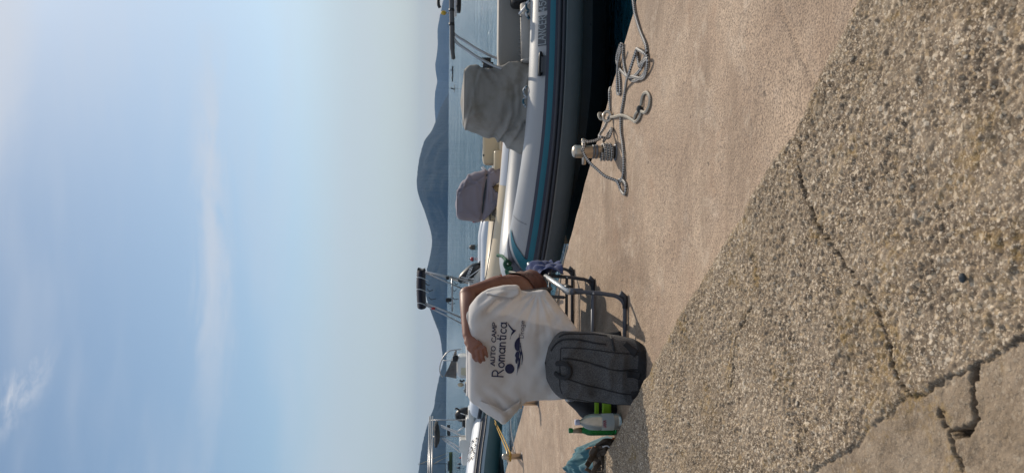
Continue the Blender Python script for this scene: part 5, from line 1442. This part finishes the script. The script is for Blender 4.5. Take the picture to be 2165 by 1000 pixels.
# ---------------------------------------------------------------- blue towel on the side rail
def cloth_mat(name, col, v2, bump=.6, bs=260): return mat(name, col, .95, var=.18, vs=14, bump=bump, bs=bs, sheen=.2, col2=v2, c2s=6, c2lo=.5, c2hi=.75, bd=.003)
M['blue_towel'] = cloth_mat('blue_terry', (.024, .044, .145), (.012, .022, .085))
def rail_x(Yd): return XR0 + (XR1 - XR0) * (Yd - Y0) / (Y1 - Y0)
mb = MB()
def bt_(u, v):
    Yd = 5.02 + .68 * u + .04 * math.sin(v * 5) ; s_ = (v - .42) * .40 * (1 - .45 * abs(u - .55)) ; rx = rail_x(Yd)
    if s_ < 0: q = Vector((rx + s_ * .75, Yd, ZB + .038 + .03 * math.exp(s_ * 14) * 0))
    else:
        a = min(1, s_ / .035); q = Vector((rx + .028 * math.sin(a * 1.57), Yd, ZB + .038 - .02 * (1 - math.cos(a * 1.57)) - max(0, s_ - .035) * .86))
    f = .020 * math.sin(u * 17 + 2.5 * math.sin(v * 4)) + .012 * math.sin(u * 31 + v * 9)
    q += Vector((f * .9 + .015 * v, .012 * math.sin(v * 9), abs(f) * (1.1 if s_ < .03 else .2)))
    return q + .020 * mnoise.noise_vector(Vector((u * 3.5, v * 3.5, 2)))
mb.grid(bt_, 48, 30)
tag(mb.build('towel', M['blue_towel'], solid=.006, sub=1), 'crumpled dark blue towel hung over the side rail of the lounger', 'towel')

# ---------------------------------------------------------------- grey backpack
def heather(name, c1, c2):
    m = bpy.data.materials.new(name); m.use_nodes = True
    t = NT(m.node_tree); b = m.node_tree.nodes['Principled BSDF']
    v = t.n('ShaderNodeTexCoord').outputs['Object']
    n = t.noise(t.mapping(v, (1, 1, 3)), 230, 3, .7); n2 = t.noise(t.mapping(v, (3, 1, 1)), 170, 3, .7)
    f = t.ss(t.m('ADD', n, n2), .85, 1.15)
    c = t.mix(f, c1, c2); c = t.mix(t.m('MULTIPLY', t.ss(t.noise(v, 7, 4), .4, .7), .3), c, (.02, .02, .022))
    t.link(c, b.inputs['Base Color']); b.inputs['Roughness'].default_value = .9
    bp = t.n('ShaderNodeBump'); bp.inputs['Strength'].default_value = .35; bp.inputs['Distance'].default_value = .002
    t.link(f, bp.inputs['Height']); t.link(bp.outputs[0], b.inputs['Normal'])
    return m
M['heather'] = heather('grey_heather_canvas', (.034, .034, .037), (.125, .12, .118))
M['webbing'] = mat('black_webbing', (.008, .008, .010), .75, var=.2, bump=.3, bs=200)
bx = P(1300, 778, 3.80); BPX = bx.x; BPY = 3.84
bp = empty('backpack', (BPX, BPY, 0), 'dark grey heather backpack standing against the back of the lounger', 'backpack')
BH = .485; LEAN = .07
def bpf(u, v):
    """u round from the left back edge across the front to the right back edge, v up"""
    a = u * 2 * math.pi
    z = v * BH
    wv = .158 + .017 * math.sin(min(1, v * 1.5) * 2.2) - .012 * max(0, v - .6); dv = .105 + .03 * math.sin((1 - v) * 2.4)
    k = 1.0
    if v > .80: k = max(.02, 1 - ((v - .80) / .20) ** 2.6 * .62) 
    if v > .985: k = k * (1 - (v - .985) / .015 * .9)
    kd = k if v <= .8 else max(.05, 1 - ((v - .80) / .20) ** 2.0 * .85)
    if v < .06: k *= .90 + 1.6 * v; kd *= .90 + 1.6 * v
    sg = lambda q, p: math.copysign(abs(q) ** p, q)
    x = sg(math.cos(a), .55) * wv * k; y = sg(math.sin(a), .62) * dv * kd
    n = .016 * mnoise.noise(Vector((x * 8, y * 9, z * 7))) + .010 * (1 - abs(mnoise.noise(Vector((x * 6 + z * 5, y * 5, z * 9))))) ** 3 + .004 * mnoise.noise(Vector((x * 26, y * 26, z * 18)))
    if y < 0: y -= n * 1.6
    skew = -.020 * (1 - v) + .010 * v
    return Vector((BPX + x * (1 + n) + skew, BPY + y + LEAN * v, z * (1 - .045 * (x / .17 > 0) * abs(x / .17) * v)))
mb = MB(); mb.grid(bpf, 72, 60, wrapu=True); bpb = mb.build('main_bag', M['heather'], bp)
def bp_at(xr, v, off=.0):
    """point on the front face, xr -1..1 left to right"""
    c = max(-1, min(1, xr)); a = math.acos(math.copysign(abs(c) ** (1 / .55), c)); q = bpf((2 * math.pi - a) / (2 * math.pi), v)
    q2 = bpf((2 * math.pi - a) / (2 * math.pi), min(.999, v + .01))
    return q + Vector((.35 * c * off, -off, 0))
def seam(name, pts, r_, m, par, flat=1.0, off=.0):
    mb = MB(); mb.tube([bp_at(a, v, off) for a, v in spl(pts, 8)], r_, 8, ref=(0, 1, 0), flat=flat); return mb.build(name, m, par)
# piped seams that divide the front into panels
seam('piping', [(.30, .86), (.31, .80), (.26, .65), (.14, .45), (.08, .3), (.12, .12), (.14, .03)], .0042, M['webbing'], bpb)
seam('piping', [(-.30, .80), (-.42, .6), (-.52, .4), (-.58, .25), (-.62, .08)], .0036, M['webbing'], bpb)
seam('piping', [(.60, .88), (.62, .7), (.60, .5), (.58, .35), (.60, .05)], .003, M['webbing'], bpb)
seam('piping', [(-.80, .85), (-.6, .87), (-.2, .875), (.2, .88), (.55, .885), (.62, .87)], .003, M['webbing'], bpb)
seam('piping', [(-.88, .8), (-.92, .6), (-.97, .4), (-.98, .1)], .003, M['webbing'], bpb)
seam('zip', [(.74, .97), (.83, .93), (.85, .82), (.86, .7), (.80, .55), (.78, .42)], (.008, .004) if False else .0075, M['webbing'], bpb, flat=.6)
seam('zip', [(.96, .90), (.985, .75), (.99, .55), (.985, .38)], .0075, M['webbing'], bpb, flat=.6)
seam('pocket_edge', [(.62, .335), (.8, .34), (.97, .345)], .010, M['webbing'], bpb, flat=.5)
# grab handle flopped over the front
mb = MB(); mb.tube([bp_at(a, v, o_) for a, v, o_ in spl([(.12, .905, .006), (.16, .87, .014), (.13, .82, .020), (.02, .785, .022), (-.14, .79, .022), (-.25, .83, .020), (-.27, .88, .014), (-.24, .915, .006)], 6)], .013, 10, ref=(0, 1, 0), flat=.9); mb.build('handle', M['webbing'], bpb)
for pts in ([(.62, .10), (.74, .17), (.84, .22)], [(-.05, .06), (-.04, .12), (-.03, .19)], [(-.62, .04), (-.6, .1), (-.62, .16)]):
    mb = MB(); mb.tube([bp_at(a, v, .004) for a, v in spl(pts, 6)], .018, 8, ref=(0, 1, 0), flat=.22) if False else mb.tube([bp_at(a, v, .004) for a, v in spl(pts, 6)], [(.004, .019)] * 13, 8, ref=(0, 1, 0)); mb.build('strap', M['webbing'], bpb)
mb = MB(); mb.grid(lambda u, v: bp_at(-.985 + 1.97 * u, .015 + .07 * v, .003), 40, 4); mb.build('bottom_panel', M['webbing'], bpb)
for s_ in (-1, 1):
    mb = MB(); mb.tube(spl([(BPX + s_ * .08, BPY + .17, .43), (BPX + s_ * .10, BPY + .19, .33), (BPX + s_ * .12, BPY + .17, .18), (BPX + s_ * .14, BPY + .12, .07)], 6), [(.03, .006)] * 19, 8, ref=X_); mb.build('shoulder_strap', M['webbing'], bp)

# ---------------------------------------------------------------- black bag with a hi-vis band, left of it
M['black_cloth'] = mat('black_nylon', (.008, .008, .010), .8, var=.3, vs=12, bump=.5, bs=70)
M['hivis'] = mat('yellow_green_reflective', (.28, .52, .02), .5, var=.12, vs=30)
def blob(name, m, pts, Yc, hy, label, cat, seed, parent=None, lump=.02, nu=48, nv=24, solid=0):
    """soft bag: outline given as rows (x pixel, left y, right y)"""
    rows = spl(pts, 5); mb = MB(); n = len(rows)
    def fn(u, v):
        k = min(n - 1, int(round(v * (n - 1)))); x, yl, yr = rows[k]
        A = P(x, yl, Yc); B_ = P(x, yr, Yc); c = (A + B_) / 2; hx = (B_ - A).length / 2; a = u * 2 * math.pi
        w_ = math.sin(min(1, .15 + v * 1.6) * 1.57)
        q = Vector((c.x + hx * math.cos(a), Yc + hy * w_ * math.sin(a), max(.004, c.z)))
        return q + lump * mnoise.noise_vector(q * 9 + Vector((seed, 0, 0))) * (.4 + .6 * abs(math.sin(a)))
    mb.grid(fn, nu, n - 1, wrapu=True)
    mb.poly([fn(i / nu, 0) for i in range(nu)][::-1]); mb.poly([fn(i / nu, 1) for i in range(nu)])
    o = mb.build(name, m, parent)
    return tag(o, label, cat) if label else o
bgo = blob('bag', M['black_cloth'], [(1196, 848, 836), (1205, 856, 834), (1218, 868, 832), (1230, 880, 830), (1245, 886, 828), (1265, 884, 826), (1290, 882, 826), (1310, 882, 826)], 4.50, .14, 'black slumped bag with two yellow green bands, behind the left leg of the lounger', 'bag', 3)
for x0, x1 in ((1257, 1266), (1273, 1292)):
    mb = MB(); mb.grid(lambda u, v: P(x0 + (x1 - x0) * v, 877 - 40 * u, 4.345 - .012 * math.sin(u * 3.14)), 12, 4); mb.build('reflective_band', M['hivis'], bgo, solid=.004)

# ---------------------------------------------------------------- bottles
def clear_mat():
    m = bpy.data.materials.new("frosted_clear_plastic"); m.use_nodes = True
    b = m.node_tree.nodes['Principled BSDF']
    b.inputs['Base Color'].default_value = (.74, .80, .78, 1); b.inputs['Roughness'].default_value = .22; b.inputs['Transmission Weight'].default_value = .62; b.inputs['IOR'].default_value = 1.2
    return m
c = PZ(1312, 891, 0); k = .0465; wb = empty('water_bottle', c, 'clear plastic water bottle with a white cap and red lettering', 'bottle')
mb = MB(); mb.lathe([(k * .8, .002), (k, .012), (k * .97, .05), (k, .06), (k * .96, .085), (k, .10), (k, .16), (k * .93, .185), (k * .74, .205), (k * .45, .222), (.0135, .232), (.0135, .246)], c, 32); wbo = mb.build('body', clear_mat(), wb)
mb = MB(); mb.lathe([(.016, .238), (.0165, .240), (.0165, .262), (.0155, .264), (.001, .2645)], c, 24); mb.build('cap', mat('pale_cap', (.50, .52, .66), .45), wb)
mb = MB(); mb.grid(lambda u, v: c + Vector(((k + .0008) * math.sin(-1.9 + 3.8 * u), -(k + .0008) * math.cos(-1.9 + 3.8 * u), .045 + .07 * v)), 30, 4); lb = mb.build('label', mat('frosted_label', (.50, .56, .55), .5), wb)
st_, L_ = lay('JANA', .08); mb = MB()
for p in st_: ribbon(mb, p, .10, lambda x, y: c + Vector(((k + .0018) * math.sin((x / L_ - .5) * .95), -(k + .0018) * math.cos((x / L_ - .5) * .95), .093 + .018 * y)))
mb.build('lettering', mat('red_print', (.40, .03, .06), .5), lb, smooth=False)
c = PZ(1306, 913, 0) + Vector((0, .05, 0)); k = .031; gb = empty('beer_bottle', c, 'green glass beer bottle with a foil neck behind the water bottle', 'bottle')
gm = bpy.data.materials.new('green_glass'); gm.use_nodes = True; q = gm.node_tree.nodes['Principled BSDF']; q.inputs['Base Color'].default_value = (.02, .22, .06, 1); q.inputs['Roughness'].default_value = .08; q.inputs['Transmission Weight'].default_value = .55; q.inputs['IOR'].default_value = 1.3
mb = MB(); mb.lathe([(k * .9, .002), (k, .01), (k, .15), (k * .93, .168), (k * .62, .19), (.0155, .21), (.0135, .262), (.0150, .264), (.0150, .278), (.012, .280)], c, 28); mb.build('body', gm, gb)
mb = MB(); mb.lathe([(.0172, .206), (.0158, .222), (.0146, .256)], c, 24); mb.build('neck_label', mat('tan_neck_label', (.22, .16, .09), .5, var=.4, vs=120), gb)

# ---------------------------------------------------------------- towels and strapped bundle at the left edge
M['teal_towel'] = cloth_mat('teal_terry', (.050, .150, .185), (.030, .085, .115))
def heap(name, m, foot, hgt, label, cat, seed, fold=.02, ff=(26, 14), peak=(.5, .5), solid=.008):
    """crumpled cloth lying in a heap; foot = outline on the ground"""
    c = sum((Vector(p) for p in foot), Vector()) / len(foot); cl = spl([tuple(p) for p in foot], 10, closed=True); n = len(cl)
    mb = MB()
    def fn(u, v):
        e = Vector(cl[int(round(u * n)) % n]); q = e.lerp(c, v ** .9)
        h = hgt * (1 - (1 - v) ** 2.6)
        d = q - c; ang = math.atan2(d.y, d.x)
        f = (abs(math.sin(d.x * ff[0] + 3 * mnoise.noise(d * 5 + Vector((seed, 0, 0))))) - .5) + .6 * (abs(math.sin(d.y * ff[1] + d.x * 9 + seed)) - .5)
        rg = (1 - abs(mnoise.noise(Vector((d.x * 9 + d.y * 4, d.y * 7 - d.x * 3, seed + 5))))) ** 3 + .6 * (1 - abs(mnoise.noise(Vector((d.x * 19 - d.y * 8, d.y * 15, seed + 9))))) ** 3
        h += fold * f * min(1, v * 4) + fold * 1.7 * (rg - .7) * min(1, v * 3) + .05 * mnoise.noise(Vector((d.x * 6, d.y * 6, seed))) * min(1, v * 3)
        return Vector((q.x + .008 * f, q.y, max(.006, h + .006)))
    mb.grid(fn, n, 26, wrapu=True)
    return tag(mb.build(name, m, solid=0), label, cat)
gz = lambda x, y: PZ(x, y, .005)
heap('bag', M['black_cloth'], [gz(1285, 985), gz(1262, 972), gz(1250, 985), gz(1238, 1010), gz(1245, 1050), gz(1275, 1060), gz(1292, 1020)], .19, 'black bag poking out behind the teal towel at the left edge', 'bag', 5, .015)
heap('towel', M['teal_towel'], [gz(1304, 940), gz(1290, 922), gz(1270, 926), gz(1262, 945), gz(1258, 975), gz(1262, 1015), gz(1275, 1050), gz(1300, 1045), gz(1312, 990)], .21, 'crumpled teal towel in a heap at the left edge', 'towel', 2, .028)
mb = MB()
def orf(u, v):
    a = P(1236 + 60 * u, 944 - 24 * u + 8 * math.sin(u * 3), 4.42); return a + Vector((.012 * (v - .5) * 2 + .01 * math.sin(u * 9), -.02 - .025 * v, -.10 * v + .006 * math.sin(u * 14 + v * 3)))
mb.grid(orf, 20, 10); tag(mb.build('cloth', cloth_mat('orange_cotton', (.42, .13, .035), (.34, .09, .02)), solid=.005), 'strip of orange cloth sticking out behind the teal towel', 'cloth')
# brown straps tangled on top
M['brown_strap'] = mat('brown_leather', (.06, .042, .028), .7, var=.3, vs=20, bump=.4, bs=120)
Ys = 4.14
sb_ = empty('strap_bundle', (P(1300, 965, Ys).x, Ys, .03), 'tangle of dark brown straps and loops lying on the teal towel', 'strap bundle')
for i, pts in enumerate(([(1262, 940), (1280, 930), (1300, 935), (1310, 955), (1308, 985), (1300, 1010)], [(1258, 945), (1250, 960), (1262, 972), (1285, 975), (1302, 968)], [(1240, 985), (1252, 968), (1268, 958), (1282, 952)], [(1238, 990), (1258, 1000), (1285, 996), (1304, 990)],
                         [(1262, 938), (1270, 955), (1276, 980), (1278, 1010)], [(1280, 940), (1296, 948), (1303, 965), (1300, 985), (1285, 992)], [(1266, 946), (1280, 946), (1292, 960), (1296, 985), (1292, 1015)], [(1252, 1000), (1262, 985), (1280, 968), (1290, 950)], [(1246, 975), (1262, 950), (1284, 938), (1302, 950), (1309, 975)], [(1300, 942), (1306, 960), (1304, 990), (1292, 1020)], [(1256, 1010), (1276, 1003), (1298, 1004)], [(1270, 950), (1288, 968), (1300, 995)], [(1262, 962), (1286, 955), (1300, 940)])):
    mb = MB(); q = spl([tuple(P(x, y, Ys - .02 * math.sin(j * 2 + i))) for j, (x, y) in enumerate(pts)], 8)
    mb.tube(q, [(.003, .011 + .003 * (i % 3))] * len(q), 8, ref=(.3 * math.sin(i * 2), 1, .5 * math.cos(i * 3))); mb.build('strap', M['brown_strap'], sb_)
mb = MB(); mb.rbox(P(1284, 975, Ys + .12), (.17, .12, .15), e=.8, wob=.03, nu=40, nv=24); mb.build('bundled_net', mat('dark_brown_net', (.035, .027, .02), .85, var=.4, vs=30, bump=1.0, bs=60, bd=.01), sb_)
mb = MB(); mb.tube(spl([tuple(P(x, y, Ys - .03)) for x, y in ((1274, 944), (1284, 942), (1292, 948), (1294, 954))], 6), .004, 6); mb.build('white_cord', M['white_pl'], sb_)

# small dark stone on the slab
mb = MB(); c = PZ(2035, 587, BZ + .004); mb.grid(lambda u, v: c + Vector((.0085 * math.cos(6.283 * u) * math.sin(3.1416 * v), .0065 * math.sin(6.283 * u) * math.sin(3.1416 * v), -.006 * math.cos(3.1416 * v))) * (1 + .25 * mnoise.noise(Vector((u * 3, v * 3, 1)))), 14, 8, wrapu=True)
tag(mb.build('pebble', mat('slate_pebble', (.02, .028, .035), .5)), 'small dark pebble lying alone on the rough slab', 'pebble')

# ---------------------------------------------------------------- out on the water
def wpt(x, y): return PZ(x, y, WATER_Z)
def buoy(label, x, y, r_, m, shape='ball', stick=0):
    c = wpt(x, y); e = empty('buoy', c, label, 'buoy', 'mooring buoys on the bay')
    mb = MB()
    if shape == 'ball': mb.lathe([(.001, -r_ * .5), (r_ * .9, -r_ * .2), (r_, r_ * .35), (r_ * .85, r_ * .95), (r_ * .45, r_ * 1.35), (.001, r_ * 1.5)], c, 18)
    elif shape == 'cone': mb.lathe([(r_ * .7, -r_ * .5), (r_, 0), (r_ * .55, r_ * .9), (r_ * .12, r_ * 1.9), (.001, r_ * 2)], c, 16)
    else: mb.lathe([(r_ * .9, -r_ * .5), (r_, 0), (r_, r_ * 1.2), (r_ * .7, r_ * 1.75), (r_ * .3, r_ * 2.0)], c, 18)
    mb.build('float', m, e)
    s = MB(); top = r_ * (1.5 if shape == 'ball' else 2.0)
    s.tube([c + Vector((0, 0, top - .01)), c + Vector((-.08 if stick else 0, 0, top + (stick or r_ * .45)))], .012 if stick else r_ * .12, 6); s.build('ring' if not stick else 'marker_stick', M['charcoal'], e)
    return e
M['buoy_brown'] = mat('brown_tin', (.10, .07, .05), .5, var=.3, vs=9)
M['buoy_dark'] = mat('dark_blue_plastic', (.02, .022, .04), .5)
buoy('red buoy floating beyond the awning boat, just right of the black outboard', 1000.5, 548, .135, M['red'])
buoy('brown can shaped buoy with a thin stick, out on the bay', 1003.5, 523, .155, M['buoy_brown'], 'can', .16)
buoy('red buoy half hidden behind the lilac grey cover', 1004.5, 467, .12, M['red'])
buoy('red pointed buoy beyond the numbered boat', 978.5, 967, .18, M['red'], 'cone')
buoy('dark blue buoy beyond the numbered boat, nearer the red one', 973.5, 980, .16, M['buoy_dark'], 'cone')
buoy('dark blue buoy beyond the numbered boat, farther left than its twin', 972, 988, .19, M['buoy_dark'], 'cone')
# someone kneeling on a paddle board
M['dark_skin'] = mat('backlit_skin', (.12, .06, .04), .6); M['wet'] = mat('dark_wetsuit', (.015, .016, .02), .6)
c = wpt(961, 188); sbd = MB(); sbd.grid(lambda u, v: c + Vector((math.cos(6.283 * u) * math.sin(3.1416 * v) * 1.25, math.sin(6.283 * u) * math.sin(3.1416 * v) * .38, .06 - .07 * math.cos(3.1416 * v))), 28, 8, wrapu=True)
tag(sbd.build('paddle_board', mat('dark_board', (.03, .035, .045), .5)), 'dark paddle board with a kneeling figure far out on the water', 'paddle board')
pp = MB(); z0 = c + Vector((0, 0, .13))
pp.tube([z0 + Vector((-.35, 0, .05)), z0 + Vector((.05, 0, .12)), z0 + Vector((-.05, 0, .35))], [.07, .09, .13], 10); pp.tube([z0 + Vector((-.05, 0, .3)), z0 + Vector((.0, 0, .6)), z0 + Vector((.06, 0, .86))], [(.15, .17), (.17, .13), (.08, .08)], 12, ref=X_)
pp.ball(z0 + Vector((.1, 0, 1.02)), (.10, .09, .12)); pp.tube([z0 + Vector((.02, -.17, .8)), z0 + Vector((.18, -.2, .55)), z0 + Vector((.4, -.15, .5))], [.055, .045, .04], 8); pp.tube([z0 + Vector((.02, .17, .8)), z0 + Vector((.2, .2, .65)), z0 + Vector((.4, .0, .75))], [.055, .045, .04], 8)
ff = empty('person', z0, 'small dark figure kneeling on the paddle board far out', 'person'); pp.build('body', M['wet'], ff)
for lx, ly, lab, hh in ((958, 149, 'tiny dark rower far off, near the foot of the pale ridge', 1.1), (957.5, 165, 'tiny pale dinghy far off beside the rower', .6)):
    c = wpt(lx, ly); e = empty('rowing_boat', c, lab, 'boat')
    h_ = MB(); h_.grid(lambda u, v: c + Vector(((u - .5) * 2.8, (v - .5) * 1.0 * (1 - (2 * u - 1) ** 4), .35 * abs(2 * v - 1) ** 1.5 + .05)), 16, 8); h_.build('hull', M['charcoal'] if hh > 1 else M['seat_pale'], e, solid=.05)
    q = MB(); q.tube([c + Vector((0, 0, .2)), c + Vector((.05, 0, .2 + hh * .6))], [.2, .15], 8); q.ball(c + Vector((.07, 0, .2 + hh * .75)), .13, 8); q.build('rower' if hh > 1 else 'canvas_heap', M['wet'] if hh > 1 else M['seat_pale'], e)
# sailing boat at the left edge
c = wpt(956, 985); sbo = empty('sailing_boat', c, 'yellowish sailing boat with a bare thin mast far off at the left edge', 'sailing boat')
mb = MB(); mb.grid(lambda u, v: c + Vector(((u - .5) * 6.4, (v - .5) * 1.9 * max(0, 1 - (2 * u - 1) ** 2) ** .6, -.1 + .75 * abs(2 * v - 1) ** .6 + .1 * (2 * u - 1) ** 2)), 24, 10); mb.grid(lambda u, v: c + Vector(((u - .5) * 6.3, (v - .5) * 1.8 * max(0, 1 - (2 * u - 1) ** 2) ** .6, .66 + .1 * (2 * u - 1) ** 2)), 24, 4)
mb.build('hull', mat('yellow_gelcoat', (.34, .30, .10), .4), sbo)
mb = MB(); mb.rbox(c + Vector((.1, 0, .82)), (2.2, 1.0, .4), e=.4); mb.build('cabin', M['charcoal'], sbo)
mb = MB(); mb.tube([c + Vector((.6, 0, .6)), c + Vector((.6, 0, 7.6))], .06, 8); mb.tube([c + Vector((.6, 0, 1.5)), c + Vector((-2.2, 0, 1.4))], .07, 8); mb.build('mast', M['charcoal'], sbo)
mb = MB(); mb.tube([c + Vector((.6, 0, 7.2)), c + Vector((3.1, 0, .8))], .02, 5); mb.tube([c + Vector((.6, 0, 4.2)), c + Vector((2.2, .3, .8))], .02, 5); mb.build('stay', M['yellow_pl'], sbo)
